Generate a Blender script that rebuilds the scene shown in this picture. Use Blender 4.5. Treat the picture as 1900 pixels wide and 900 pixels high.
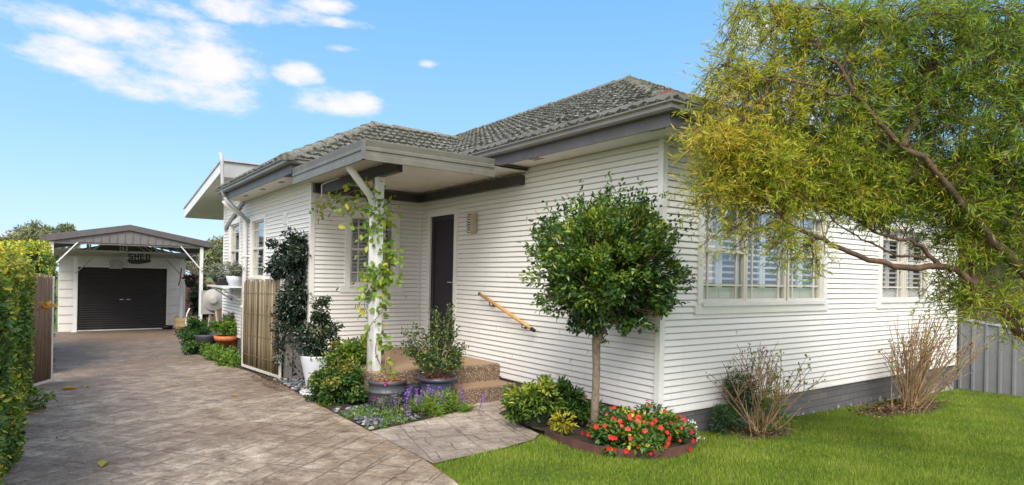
import bpy, bmesh, math, random
import numpy as np
from mathutils import Vector, Matrix
for o in list(bpy.data.objects): bpy.data.objects.remove(o)
SC = bpy.context.scene; COL = SC.collection
R = math.radians
random.seed(7); rng = np.random.default_rng(7)

# ------------------------------------------------------------------ camera
FPX, CX, CY, ROLL, YAW = 1159., 950., 514., R(1.1), R(36.095)
fwd = np.array([math.sin(YAW), math.cos(YAW), 0]); rt = np.array([math.cos(YAW), -math.sin(YAW), 0]); up = np.array([0, 0, 1.])
cx_ = math.cos(ROLL)*rt + math.sin(ROLL)*up; cy_ = -math.sin(ROLL)*rt + math.cos(ROLL)*up
CAM = np.array([-4.90, -4.18, 1.60])
cd = bpy.data.cameras.new('camera'); cam = bpy.data.objects.new('camera', cd); COL.objects.link(cam)
M4 = Matrix([[cx_[0], cy_[0], -fwd[0], CAM[0]], [cx_[1], cy_[1], -fwd[1], CAM[1]], [cx_[2], cy_[2], -fwd[2], CAM[2]], [0, 0, 0, 1]])
cam.matrix_world = M4; cd.sensor_width = 36; cd.lens = 36*FPX/1900; cd.shift_y = (CY-450)/1900; cd.clip_start = .05; cd.clip_end = 3000
SC.camera = cam

def gz(x, y):            # height of the gently falling ground
    return -0.025*max(x, 0) - 0.027*max(y-4, 0)
def at(u, v, d):         # a point d metres deep on the line of sight
    return Vector(CAM + (fwd + cx_*((u-CX)/FPX) - cy_*((v-CY)/FPX))*d)

# ------------------------------------------------------------------ light
SUN_DIR = Vector((-0.42, -0.60, 0.68)).normalized()
W = bpy.data.worlds.new('World'); SC.world = W; W.use_nodes = True
def build_world():
    nt = W.node_tree; n = nt.nodes; l = nt.links; n.clear()
    out = n.new('ShaderNodeOutputWorld'); bg = n.new('ShaderNodeBackground'); bg.inputs[1].default_value = 0.148
    sky = n.new('ShaderNodeTexSky'); sky.sky_type = 'NISHITA'; sky.sun_disc = False
    sky.sun_elevation = math.asin(SUN_DIR.z); sky.sun_rotation = math.atan2(SUN_DIR.x, SUN_DIR.y)
    sky.air_density = 1.0; sky.dust_density = 0.3; sky.ozone_density = 1.6
    tc = n.new('ShaderNodeTexCoord')
    # clouds: soft patches at fixed directions of the sky, broken up by noise
    nz = n.new('ShaderNodeTexNoise'); nz.inputs['Scale'].default_value = 7.0; nz.inputs['Detail'].default_value = 8; nz.inputs['Roughness'].default_value = .62
    mp = n.new('ShaderNodeMapping'); mp.inputs['Scale'].default_value = (1, 1, 2.2)
    l.new(tc.outputs['Generated'], mp.inputs[0]); l.new(mp.outputs[0], nz.inputs[0])
    CL = [(140,105,88,34),(150,45,60,14),(300,70,190,38),(250,8,100,20),(370,115,130,50),(330,165,140,36),(420,180,70,26),(545,130,48,26),(500,25,110,26),(600,10,60,16),(620,192,90,24),(640,45,60,12),(1340,165,75,30),(1480,190,90,60),(1430,60,90,50),(640,90,40,10),(795,118,20,8),(20,440,40,14)]
    acc = None
    for (u, v, a, b) in CL:
        d = (at(u, v, 1) - Vector(CAM)).normalized(); 
        e = (at(u+a, v, 1) - Vector(CAM)).normalized() - d; f_ = (at(u, v-b, 1) - Vector(CAM)).normalized() - d
        # anisotropic distance: project direction offset on the two axes
        sub = n.new('ShaderNodeVectorMath'); sub.operation = 'SUBTRACT'; l.new(tc.outputs['Generated'], sub.inputs[0]); sub.inputs[1].default_value = d
        d1 = n.new('ShaderNodeVectorMath'); d1.operation = 'DOT_PRODUCT'; l.new(sub.outputs[0], d1.inputs[0]); d1.inputs[1].default_value = e/e.length_squared
        d2 = n.new('ShaderNodeVectorMath'); d2.operation = 'DOT_PRODUCT'; l.new(sub.outputs[0], d2.inputs[0]); d2.inputs[1].default_value = f_/f_.length_squared
        p1 = n.new('ShaderNodeMath'); p1.operation = 'MULTIPLY'; l.new(d1.outputs['Value'], p1.inputs[0]); l.new(d1.outputs['Value'], p1.inputs[1])
        p2 = n.new('ShaderNodeMath'); p2.operation = 'MULTIPLY_ADD'; l.new(d2.outputs['Value'], p2.inputs[0]); l.new(d2.outputs['Value'], p2.inputs[1]); l.new(p1.outputs[0], p2.inputs[2])
        g = n.new('ShaderNodeMapRange'); l.new(p2.outputs[0], g.inputs[0]); g.inputs[1].default_value = 0; g.inputs[2].default_value = 2.2; g.inputs[3].default_value = 1; g.inputs[4].default_value = 0
        # only the half of the sky in that direction
        if acc is None: acc = g.outputs[0]
        else:
            mx = n.new('ShaderNodeMath'); mx.operation = 'MAXIMUM'; l.new(acc, mx.inputs[0]); l.new(g.outputs[0], mx.inputs[1]); acc = mx.outputs[0]
    fr = n.new('ShaderNodeVectorMath'); fr.operation = 'DOT_PRODUCT'; l.new(tc.outputs['Generated'], fr.inputs[0]); fr.inputs[1].default_value = tuple(fwd)
    gt = n.new('ShaderNodeMath'); gt.operation = 'GREATER_THAN'; l.new(fr.outputs['Value'], gt.inputs[0]); gt.inputs[1].default_value = .2
    m1 = n.new('ShaderNodeMath'); m1.operation = 'MULTIPLY'; l.new(acc, m1.inputs[0]); l.new(gt.outputs[0], m1.inputs[1])
    # unseen clouds behind the camera, made dense and bright for neutral fill
    nb = n.new('ShaderNodeTexNoise'); nb.inputs['Scale'].default_value = 2.2; nb.inputs['Detail'].default_value = 6; l.new(tc.outputs['Generated'], nb.inputs[0])
    rb = n.new('ShaderNodeMapRange'); l.new(nb.outputs[0], rb.inputs[0]); rb.inputs[1].default_value = .38; rb.inputs[2].default_value = .52
    lt = n.new('ShaderNodeMath'); lt.operation = 'LESS_THAN'; l.new(fr.outputs['Value'], lt.inputs[0]); lt.inputs[1].default_value = .0
    m2 = n.new('ShaderNodeMath'); m2.operation = 'MULTIPLY'; l.new(rb.outputs[0], m2.inputs[0]); l.new(lt.outputs[0], m2.inputs[1])
    ad = n.new('ShaderNodeMath'); ad.operation = 'ADD'
    # blob + (noise-0.5)*k then threshold
    nn = n.new('ShaderNodeMath'); nn.operation = 'MULTIPLY_ADD'; l.new(nz.outputs[0], nn.inputs[0]); nn.inputs[1].default_value = 3.4; nn.inputs[2].default_value = -1.78
    l.new(m1.outputs[0], ad.inputs[0]); l.new(nn.outputs[0], ad.inputs[1])
    th = n.new('ShaderNodeMapRange'); th.interpolation_type = 'SMOOTHSTEP'; l.new(ad.outputs[0], th.inputs[0]); th.inputs[1].default_value = .30; th.inputs[2].default_value = 1.2; th.inputs[4].default_value = .92
    ms = n.new('ShaderNodeMath'); ms.operation = 'MULTIPLY'; l.new(th.outputs[0], ms.inputs[0])
    sg = n.new('ShaderNodeMath'); sg.operation = 'GREATER_THAN'; l.new(m1.outputs[0], sg.inputs[0]); sg.inputs[1].default_value = .001
    l.new(sg.outputs[0], ms.inputs[1])
    hs = n.new('ShaderNodeHueSaturation'); hs.inputs['Saturation'].default_value = SKY_SAT; hs.inputs['Value'].default_value = SKY_VAL; l.new(sky.outputs[0], hs.inputs['Color'])
    sp = n.new('ShaderNodeSeparateXYZ'); l.new(tc.outputs['Generated'], sp.inputs[0])
    cr = n.new('ShaderNodeValToRGB'); el = cr.color_ramp.elements; el[0].position = 0; el[0].color = (.52,.73,.97,1); el[1].position = .5; el[1].color = (.13,.40,.90,1); e2 = el.new(.2); e2.color = (.30,.58,.94,1)
    l.new(sp.outputs[2], cr.inputs[0]); vm = n.new('ShaderNodeVectorMath'); vm.operation = 'SCALE'; vm.inputs['Scale'].default_value = 4.45; l.new(cr.outputs[0], vm.inputs[0])
    bm = n.new('ShaderNodeMix'); bm.data_type = 'RGBA'; bm.inputs[0].default_value = .9; l.new(hs.outputs[0], bm.inputs[6]); l.new(vm.outputs[0], bm.inputs[7])
    mix = n.new('ShaderNodeMix'); mix.data_type = 'RGBA'; l.new(ms.outputs[0], mix.inputs[0]); l.new(bm.outputs[2], mix.inputs[6]); mix.inputs[7].default_value = (3.95, 3.75, 3.95, 1)
    mi2 = n.new('ShaderNodeMix'); mi2.data_type = 'RGBA'; l.new(m2.outputs[0], mi2.inputs[0]); l.new(mix.outputs[2], mi2.inputs[6]); mi2.inputs[7].default_value = (7.6, 7.3, 7.0, 1); mix = mi2
    l.new(mix.outputs[2], bg.inputs[0]); l.new(bg.outputs[0], out.inputs[0])
SKY_SAT, SKY_VAL = 1.0, 1.0
build_world()
sl = bpy.data.lights.new('sun', 'SUN'); sl.energy = 2.05; sl.angle = R(30); sl.color = (1, .955, .88)
so = bpy.data.objects.new('sun', sl); COL.objects.link(so); so.rotation_euler = SUN_DIR.to_track_quat('Z', 'Y').to_euler()
SC.view_settings.view_transform = 'Standard'; SC.view_settings.look = 'None'; SC.view_settings.gamma = 1; SC.view_settings.exposure = 0.87
SC.view_settings.use_curve_mapping = False

# ------------------------------------------------------------------ materials
def newmat(name):
    m = bpy.data.materials.new(name); m.use_nodes = True; nt = m.node_tree
    return m, nt.nodes, nt.links, nt.nodes['Principled BSDF']
def ocoord(n, l, scale=(1,1,1), rot=(0,0,0), loc=(0,0,0)):
    g = n.new('ShaderNodeNewGeometry'); mp = n.new('ShaderNodeMapping'); mp.inputs['Scale'].default_value = scale; mp.inputs['Rotation'].default_value = rot; mp.inputs['Location'].default_value = loc
    l.new(g.outputs['Position'], mp.inputs[0]); return mp.outputs[0]
def noise(n, l, vec, scale, detail=5, rough=.6, dist=0):
    t = n.new('ShaderNodeTexNoise'); t.inputs['Scale'].default_value = scale; t.inputs['Detail'].default_value = detail; t.inputs['Roughness'].default_value = rough; t.inputs['Distortion'].default_value = dist
    l.new(vec, t.inputs[0]); return t.outputs[0]
def ramp(n, l, fac, stops):
    r = n.new('ShaderNodeValToRGB'); e = r.color_ramp.elements
    while len(e) < len(stops): e.new(.5)
    for i, (p, c) in enumerate(stops): e[i].position = p; e[i].color = (*c, 1)
    l.new(fac, r.inputs[0]); return r.outputs[0]
def mixc(n, l, fac, a, b, mode='MIX'):
    m = n.new('ShaderNodeMix'); m.data_type = 'RGBA'; m.blend_type = mode
    for s, x in ((0, fac), (6, a), (7, b)):
        if hasattr(x, 'links') or hasattr(x, 'is_linked'): l.new(x, m.inputs[s])
        elif isinstance(x, (int, float)): m.inputs[s].default_value = x
        else: m.inputs[s].default_value = (*x, 1)
    return m.outputs[2]
def bump(n, l, bs, h, strength=.4, dist=.01):
    b = n.new('ShaderNodeBump'); b.inputs['Strength'].default_value = strength; b.inputs['Distance'].default_value = dist
    l.new(h, b.inputs['Height']); l.new(b.outputs[0], bs.inputs['Normal']); return b
def pm(name, c1, c2=None, scale=8, rough=.6, bs=0, bd=.005, metal=0, lo=.35, hi=.65, stretch=(1,1,1)):
    m, n, l, b = newmat(name); c2 = c2 or tuple(x*.82 for x in c1)
    v = ocoord(n, l, stretch); nz = noise(n, l, v, scale)
    l.new(ramp(n, l, nz, [(lo, c1), (hi, c2)]), b.inputs['Base Color'])
    b.inputs['Roughness'].default_value = rough; b.inputs['Metallic'].default_value = metal
    if bs: bump(n, l, b, noise(n, l, v, scale*4), bs, bd)
    return m
def leafmat(name, stops, trans=.3, rough=.45, spec=.4):
    m, n, l, b = newmat(name)
    a = n.new('ShaderNodeAttribute'); a.attribute_name = 'lv'
    c = ramp(n, l, a.outputs['Fac'], stops); l.new(c, b.inputs['Base Color']); b.inputs['Roughness'].default_value = rough
    b.inputs['Specular IOR Level'].default_value = spec
    t = n.new('ShaderNodeBsdfTranslucent'); l.new(c, t.inputs[0]); mx = n.new('ShaderNodeMixShader'); mx.inputs[0].default_value = trans
    l.new(b.outputs[0], mx.inputs[1]); l.new(t.outputs[0], mx.inputs[2]); l.new(mx.outputs[0], n['Material Output'].inputs[0])
    return m
MT = {}
def mat_siding():
    m, n, l, b = newmat('siding'); v = ocoord(n, l); g = n.new('ShaderNodeNewGeometry'); sp = n.new('ShaderNodeSeparateXYZ'); l.new(g.outputs['Position'], sp.inputs[0])
    base = ramp(n, l, noise(n, l, v, .9), [(.35,(.82,.80,.77)),(.65,(.78,.76,.73))])
    streak = noise(n, l, ocoord(n, l, (9,9,.8)), 1, 6, .7); sm = n.new('ShaderNodeMapRange'); l.new(streak, sm.inputs[0]); sm.inputs[1].default_value = .55; sm.inputs[2].default_value = .8; sm.inputs[4].default_value = .2
    c1 = mixc(n, l, sm.outputs[0], base, (.50,.46,.40))
    dz = n.new('ShaderNodeMath'); dz.operation = 'MULTIPLY_ADD'; l.new(sp.outputs[2], dz.inputs[0]); dz.inputs[1].default_value = -1.1; l.new(noise(n, l, v, 5, 7, .7), dz.inputs[2])
    dm = n.new('ShaderNodeMapRange'); l.new(dz.outputs[0], dm.inputs[0]); dm.inputs[1].default_value = .08; dm.inputs[2].default_value = .5; dm.inputs[4].default_value = .25
    c4 = mixc(n, l, dm.outputs[0], c1, (.46,.40,.33))
    fr_ = n.new('ShaderNodeMath'); fr_.operation = 'MULTIPLY_ADD'; l.new(sp.outputs[2], fr_.inputs[0]); fr_.inputs[1].default_value = 1/.06756; fr_.inputs[2].default_value = -.25/.06756
    fc = n.new('ShaderNodeMath'); fc.operation = 'FRACT'; l.new(fr_.outputs[0], fc.inputs[0]); gr = n.new('ShaderNodeMapRange'); l.new(fc.outputs[0], gr.inputs[0]); gr.inputs[1].default_value = .80; gr.inputs[2].default_value = .86; gr.inputs[4].default_value = .5  # groove band coloured darker, painting in the boards' shadow lines
    l.new(mixc(n, l, gr.outputs[0], c4, (.30,.26,.21)), b.inputs['Base Color']); b.inputs['Roughness'].default_value = .42; bump(n, l, b, noise(n, l, ocoord(n, l, (1,1,6)), 2.2, 3), .12, .01)
    return m
MT['siding'] = mat_siding()
MT['trim'] = pm('trim', (.80,.79,.76), (.74,.73,.70), 3, .4)
MT['cream'] = pm('cream', (.72,.68,.60), (.66,.62,.54), 3, .45)
MT['soffit'] = pm('soffit', (.74,.72,.66), (.68,.66,.60), 1.5, .6)
MT['gutter'] = pm('gutter', (.20,.19,.17), (.155,.148,.135), 2.5, .42)
MT['fascia'] = pm('fascia', (.115,.105,.105), (.085,.08,.08), 5, .5)
MT['porchfascia'] = pm('porchfascia', (.165,.155,.13), (.125,.12,.105), 6, .45)
MT['beam'] = pm('beam', (.06,.055,.055), (.045,.04,.04), 5, .5)
MT['sheet'] = pm('sheet', (.66,.63,.57), (.58,.55,.50), 2, .5)
MT['sash'] = pm('sash', (.66,.62,.54), (.58,.54,.46), 4, .45)
MT['shutter'] = pm('shutter', (.80,.80,.80), (.74,.74,.74), 3, .45)
MT['shutterdk'] = pm('shutterdk', (.30,.31,.32), (.24,.25,.26), 3, .5)
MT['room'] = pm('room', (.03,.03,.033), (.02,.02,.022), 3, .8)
MT['door'] = pm('door', (.026,.024,.032), (.02,.019,.026), 6, .45)
MT['doorfly'] = pm('doorfly', (.018,.016,.024), (.013,.012,.018), 60, .7)
MT['metal'] = pm('metal', (.62,.60,.56), (.5,.48,.45), 4, .3, metal=.8)
MT['black'] = pm('black', (.010,.010,.011), (.006,.006,.007), 5, .5)
MT['rail'] = pm('rail', (.62,.34,.10), (.52,.27,.07), 12, .4, stretch=(1,1,4))
MT['white'] = pm('white', (.76,.76,.76), (.68,.68,.68), 5, .4)
MT['whitepot'] = pm('whitepot', (.66,.68,.74), (.60,.62,.68), 4, .35)
MT['greypot'] = pm('greypot', (.085,.085,.10), (.06,.06,.072), 7, .45, .15, .003)
MT['navypot'] = pm('navypot', (.070,.075,.105), (.05,.054,.08), 7, .38, .1, .003)
MT['terracotta'] = pm('terracotta', (.62,.20,.07), (.50,.15,.055), 10, .7)
MT['palewood'] = pm('palewood', (.55,.40,.19), (.46,.33,.15), 10, .6, .3, .004, stretch=(1,1,.2))
MT['postgrey'] = pm('postgrey', (.19,.17,.155), (.13,.12,.11), 10, .7, .3, .004, stretch=(3,3,.3))
MT['garagewall'] = pm('garagewall', (.70,.67,.64), (.62,.59,.56), 1.2, .5)
MT['roofgrey'] = pm('roofgrey', (.115,.10,.10), (.09,.08,.08), 4, .5)
MT['gable'] = pm('gable', (.17,.155,.155), (.14,.13,.13), 4, .5)
MT['truss'] = pm('truss', (.40,.375,.32), (.33,.31,.265), 8, .5)
MT['edging'] = pm('edging', (.12,.05,.035), (.07,.035,.03), 9, .7, .4, .005)
MT['soil'] = pm('soil', (.055,.035,.022), (.03,.02,.014), 12, .95, .8, .02)
MT['litter'] = pm('litter', (.13,.075,.04), (.07,.04,.025), 14, .95, .8, .02)
MT['tan'] = pm('tan', (.5,.42,.3), (.42,.35,.24), 9, .7)
MT['reel'] = pm('reel', (.42,.40,.37), (.36,.34,.31), 5, .5)
MT['orange'] = pm('orange', (.75,.13,.02), (.6,.1,.02), 5, .5)
MT['redstrap'] = pm('redstrap', (.35,.04,.04), (.28,.03,.03), 5, .6)
MT['neighwall'] = pm('neighwall', (.23,.185,.155), (.20,.16,.135), 2, .8, .2, .004)
MT['neighroof'] = pm('neighroof', (.10,.075,.09), (.07,.05,.065), 3, .7)
MT['bark'] = pm('bark', (.15,.085,.05), (.05,.032,.024), 14, .85, .9, .01, stretch=(1,1,.35))
MT['barkpale'] = pm('barkpale', (.25,.19,.135), (.15,.11,.08), 22, .85, .6, .006)
MT['twig'] = pm('twig', (.36,.235,.115), (.18,.115,.065), 20, .8)
MT['vinestem'] = pm('vinestem', (.30,.22,.14), (.2,.14,.09), 20, .8)
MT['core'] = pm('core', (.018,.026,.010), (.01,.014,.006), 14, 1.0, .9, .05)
MT['colorbond'] = pm('colorbond', (.22,.225,.24), (.18,.185,.2), 2, .4)
MT['colorcap'] = pm('colorcap', (.45,.45,.46), (.38,.38,.4), 2, .4)
MT['fencewood'] = pm('fencewood', (.26,.13,.07), (.19,.095,.055), 6, .8, stretch=(6,6,.5))
MT['mulch'] = leafmat('mulch', [(0,(.33,.09,.03)),(.5,(.48,.16,.05)),(1,(.58,.27,.10))], 0, .8)
MT['lf_litter'] = leafmat('lf_litter', [(0,(.07,.04,.025)),(.6,(.14,.085,.05)),(1,(.28,.17,.09))], 0, .85)
MT['pebble'] = leafmat('pebble', [(0,(.05,.055,.065)),(.6,(.12,.13,.15)),(.88,(.22,.22,.22)),(1,(.42,.38,.32))], 0, .6)
MT['petalred'] = leafmat('petalred', [(0,(.55,.008,.006)),(.6,(.72,.02,.01)),(1,(.8,.07,.04))], .3)
MT['petalwhite'] = leafmat('petalwhite', [(0,(.7,.7,.68)),(1,(.85,.85,.85))], .3)
MT['petalpurple'] = leafmat('petalpurple', [(0,(.20,.10,.48)),(1,(.38,.22,.68))], .3)
MT['petalpink'] = leafmat('petalpink', [(0,(.55,.03,.32)),(1,(.7,.08,.42))], .3)
MT['lf_tree'] = leafmat('lf_tree', [(0,(.07,.15,.02)),(.3,(.17,.30,.03)),(.6,(.36,.44,.035)),(.88,(.60,.54,.05)),(1,(.66,.50,.06))], .5)
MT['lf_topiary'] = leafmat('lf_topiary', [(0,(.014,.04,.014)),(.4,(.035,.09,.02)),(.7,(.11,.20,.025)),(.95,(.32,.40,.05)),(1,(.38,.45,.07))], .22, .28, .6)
MT['lf_hedge'] = leafmat('lf_hedge', [(0,(.03,.07,.018)),(.35,(.08,.17,.03)),(.65,(.17,.29,.04)),(.85,(.40,.45,.04)),(1,(.62,.55,.04))], .3, .3, .55)
MT['lf_climb'] = leafmat('lf_climb', [(0,(.012,.025,.016)),(.6,(.03,.055,.028)),(.97,(.08,.12,.055)),(1,(.22,.18,.08))], .12, .25, .7)
MT['lf_shrub'] = leafmat('lf_shrub', [(0,(.02,.045,.016)),(.5,(.055,.10,.028)),(.85,(.15,.21,.05)),(1,(.30,.35,.08))], .25, .35)
MT['lf_mound'] = leafmat('lf_mound', [(0,(.025,.07,.018)),(.5,(.06,.14,.025)),(.8,(.17,.22,.035)),(.92,(.34,.33,.05)),(1,(.38,.26,.06))], .3)
MT['lf_lime'] = leafmat('lf_lime', [(0,(.10,.20,.02)),(.5,(.20,.33,.03)),(.85,(.38,.45,.05)),(1,(.62,.52,.03))], .4)
MT['lf_bushy'] = leafmat('lf_bushy', [(0,(.02,.055,.018)),(.5,(.06,.13,.02)),(.8,(.17,.26,.03)),(.95,(.34,.38,.03)),(1,(.44,.46,.05))], .28, .35)
MT['lf_red'] = leafmat('lf_red', [(0,(.03,.08,.02)),(.5,(.06,.15,.03)),(.85,(.13,.23,.035)),(1,(.60,.50,.02))], .3)
MT['lf_weed'] = leafmat('lf_weed', [(0,(.06,.15,.02)),(.5,(.13,.25,.03)),(1,(.26,.36,.05))], .35)
MT['lf_silver'] = leafmat('lf_silver', [(0,(.12,.15,.10)),(.6,(.22,.25,.17)),(1,(.36,.36,.24))], .25)
MT['lf_conifer'] = leafmat('lf_conifer', [(0,(.012,.035,.015)),(.6,(.03,.075,.022)),(1,(.08,.15,.03))], .15)
MT['lf_maroon'] = leafmat('lf_maroon', [(0,(.04,.01,.02)),(1,(.14,.03,.07))], .2)
MT['lf_far'] = leafmat('lf_far', [(0,(.08,.11,.055)),(.5,(.18,.205,.095)),(1,(.33,.33,.16))], .2, .8)
MT['lf_yellow'] = leafmat('lf_yellow', [(0,(.30,.32,.04)),(1,(.55,.45,.03))], .35)
MT['lf_dry'] = leafmat('lf_dry', [(0,(.30,.14,.03)),(1,(.75,.42,.05))], .3)
MT['grass'] = leafmat('grass', [(0,(.10,.175,.02)),(.4,(.20,.30,.03)),(.75,(.32,.41,.05)),(1,(.55,.51,.18))], .4, .5, .3)

def mat_glass():
    m, n, l, b = newmat('glass')
    g = n.new('ShaderNodeBsdfGlossy'); g.inputs['Roughness'].default_value = .015; g.inputs[0].default_value = (.95,.97,1,1)
    t = n.new('ShaderNodeBsdfTransparent'); t.inputs[0].default_value = (.93,.94,.94,1)
    lw = n.new('ShaderNodeLayerWeight'); lw.inputs[0].default_value = .5; pw = n.new('ShaderNodeMath'); pw.operation = 'POWER'; l.new(lw.outputs['Facing'], pw.inputs[0]); pw.inputs[1].default_value = 3.0; f = n.new('ShaderNodeMath'); f.operation = 'MULTIPLY_ADD'; l.new(pw.outputs[0], f.inputs[0]); f.inputs[1].default_value = .7; f.inputs[2].default_value = .07
    mx = n.new('ShaderNodeMixShader'); l.new(f.outputs[0], mx.inputs[0]); l.new(t.outputs[0], mx.inputs[1]); l.new(g.outputs[0], mx.inputs[2]); l.new(mx.outputs[0], n['Material Output'].inputs[0])
    v = ocoord(n, l); bp = n.new('ShaderNodeBump'); bp.inputs['Strength'].default_value = .03; bp.inputs['Distance'].default_value = .02; l.new(noise(n, l, v, 3, 1), bp.inputs['Height']); l.new(bp.outputs[0], g.inputs['Normal'])
    return m
MT['glass'] = mat_glass()
def mat_brick():
    m, n, l, b = newmat('brick_base')
    g = n.new('ShaderNodeNewGeometry'); s = n.new('ShaderNodeSeparateXYZ'); l.new(g.outputs['Position'], s.inputs[0])
    a = n.new('ShaderNodeMath'); a.operation = 'ADD'; l.new(s.outputs[0], a.inputs[0]); l.new(s.outputs[1], a.inputs[1])
    c = n.new('ShaderNodeCombineXYZ'); l.new(a.outputs[0], c.inputs[0]); l.new(s.outputs[2], c.inputs[1])
    k = n.new('ShaderNodeTexBrick'); l.new(c.outputs[0], k.inputs[0]); k.inputs['Scale'].default_value = 1; k.inputs['Brick Width'].default_value = .24; k.inputs['Row Height'].default_value = .086; k.inputs['Mortar Size'].default_value = .005; k.inputs['Mortar Smooth'].default_value = .3
    k.inputs['Color1'].default_value = (.115,.11,.115,1); k.inputs['Color2'].default_value = (.15,.145,.15,1); k.inputs['Mortar'].default_value = (.07,.068,.07,1)
    nz = noise(n, l, g.outputs['Position'], 9, 8)
    # flaking paint low on the wall
    z = n.new('ShaderNodeMath'); z.operation = 'MULTIPLY_ADD'; l.new(s.outputs[2], z.inputs[0]); z.inputs[1].default_value = -1.6; l.new(nz, z.inputs[2])
    fl = n.new('ShaderNodeMapRange'); l.new(z.outputs[0], fl.inputs[0]); fl.inputs[1].default_value = .66; fl.inputs[2].default_value = .72
    col = mixc(n, l, fl.outputs[0], k.outputs[0], (.42,.38,.35)); l.new(col, b.inputs['Base Color']); b.inputs['Roughness'].default_value = .65
    iv = n.new('ShaderNodeMath'); iv.operation = 'MULTIPLY_ADD'; l.new(k.outputs['Fac'], iv.inputs[0]); iv.inputs[1].default_value = -1; l.new(nz, iv.inputs[2]); bump(n, l, b, iv.outputs[0], .5, .006)
    return m
MT['brick'] = mat_brick()
def mat_stamp(name, cols, stain, mortar, w, h, rot, rot2):
    m, n, l, b = newmat(name)
    v = ocoord(n, l, (1,1,1), (0,0,rot)); v2 = ocoord(n, l, (1,1,1), (0,0,rot2), (.3,.2,0))
    dn = noise(n, l, ocoord(n, l), 4, 3); 
    def dis(vec):
        a = n.new('ShaderNodeVectorMath'); a.operation = 'MULTIPLY_ADD'; cmb = n.new('ShaderNodeCombineXYZ'); l.new(dn, cmb.inputs[0]); l.new(dn, cmb.inputs[1])
        l.new(cmb.outputs[0], a.inputs[0]); a.inputs[1].default_value = (.07,.07,0); l.new(vec, a.inputs[2]); return a.outputs[0]
    def br(vec, bw, rh):
        k = n.new('ShaderNodeTexBrick'); l.new(dis(vec), k.inputs[0]); k.inputs['Scale'].default_value = 1; k.inputs['Brick Width'].default_value = bw; k.inputs['Row Height'].default_value = rh; k.inputs['Mortar Size'].default_value = .006; k.inputs['Mortar Smooth'].default_value = .5; k.offset = .37; k.squash = .6; k.squash_frequency = 3
        k.inputs['Color1'].default_value = (0,0,0,1); k.inputs['Color2'].default_value = (1,1,1,1); k.inputs['Mortar'].default_value = (.5,.5,.5,1); return k
    k1 = br(v, w, h); k2 = br(v2, w*1.9, h*2.1)
    wp = ocoord(n, l); big = noise(n, l, wp, .7, 4, .6, .4); mid = noise(n, l, wp, 5, 8, .7, .3); fine = noise(n, l, wp, 30, 8, .8)
    base = ramp(n, l, mid, [(.34, cols[0]), (.5, cols[1]), (.64, cols[2])])
    tint = mixc(n, l, .10, base, k1.outputs[0], 'OVERLAY')
    st = n.new('ShaderNodeMapRange'); l.new(big, st.inputs[0]); st.inputs[1].default_value = .42; st.inputs[2].default_value = .66; st.inputs[4].default_value = .75
    c2 = mixc(n, l, st.outputs[0], tint, stain)
    if name == 'driveway':
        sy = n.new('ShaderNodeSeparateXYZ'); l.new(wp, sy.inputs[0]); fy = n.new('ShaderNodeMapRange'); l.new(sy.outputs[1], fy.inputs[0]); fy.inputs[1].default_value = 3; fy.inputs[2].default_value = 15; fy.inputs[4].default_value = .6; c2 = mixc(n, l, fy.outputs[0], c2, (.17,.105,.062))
    c3 = mixc(n, l, .6, c2, ramp(n, l, fine, [(.36,(.28,.28,.28)),(.64,(.72,.72,.72))]), 'OVERLAY')
    mf = n.new('ShaderNodeMath'); mf.operation = 'MAXIMUM'; l.new(k1.outputs['Fac'], mf.inputs[0]); l.new(k2.outputs['Fac'], mf.inputs[1])
    m8 = n.new('ShaderNodeMath'); m8.operation = 'MULTIPLY'; l.new(mf.outputs[0], m8.inputs[0]); mg = n.new('ShaderNodeMapRange'); l.new(noise(n, l, wp, 1.6, 2), mg.inputs[0]); mg.inputs[1].default_value = .35; mg.inputs[2].default_value = .6; mg.inputs[3].default_value = .05; mg.inputs[4].default_value = .75; l.new(mg.outputs[0], m8.inputs[1])
    l.new(mixc(n, l, m8.outputs[0], c3, mortar), b.inputs['Base Color'])
    rg = n.new('ShaderNodeMapRange'); l.new(mid, rg.inputs[0]); rg.inputs[3].default_value = .42; rg.inputs[4].default_value = .75; l.new(rg.outputs[0], b.inputs['Roughness'])
    slate = noise(n, l, ocoord(n, l, (1,1,1), (0,0,rot)), 7, 12, .62, 1.4)
    hh = n.new('ShaderNodeMath'); hh.operation = 'MULTIPLY_ADD'; l.new(mf.outputs[0], hh.inputs[0]); hh.inputs[1].default_value = -.8; l.new(slate, hh.inputs[2])
    bump(n, l, b, hh.outputs[0], 1.0, .045)
    return m
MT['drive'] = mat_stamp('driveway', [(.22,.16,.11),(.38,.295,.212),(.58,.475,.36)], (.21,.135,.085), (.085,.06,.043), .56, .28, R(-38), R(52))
MT['path'] = mat_stamp('path', [(.32,.255,.205),(.47,.39,.32),(.60,.51,.43)], (.17,.125,.10), (.13,.10,.08), .5, .25, R(14), R(104))
def mat_aggregate():
    m, n, l, b = newmat('aggregate')
    v = ocoord(n, l); vo = n.new('ShaderNodeTexVoronoi'); vo.inputs['Scale'].default_value = 120; l.new(v, vo.inputs[0])
    s = n.new('ShaderNodeSeparateColor'); l.new(vo.outputs['Color'], s.inputs[0])
    c = ramp(n, l, s.outputs[0], [(.15,(.10,.06,.036)),(.5,(.19,.12,.072)),(.78,(.27,.18,.115)),(.97,(.55,.47,.37))])
    l.new(c, b.inputs['Base Color']); b.inputs['Roughness'].default_value = .7
    iv = n.new('ShaderNodeMath'); iv.operation = 'SUBTRACT'; iv.inputs[0].default_value = 1; l.new(vo.outputs['Distance'], iv.inputs[1]); bump(n, l, b, iv.outputs[0], .8, .008)
    return m
MT['aggregate'] = mat_aggregate(); MT['tread'] = pm('tread', (.40,.27,.165), (.33,.215,.13), 60, .75, .5, .003)
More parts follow.
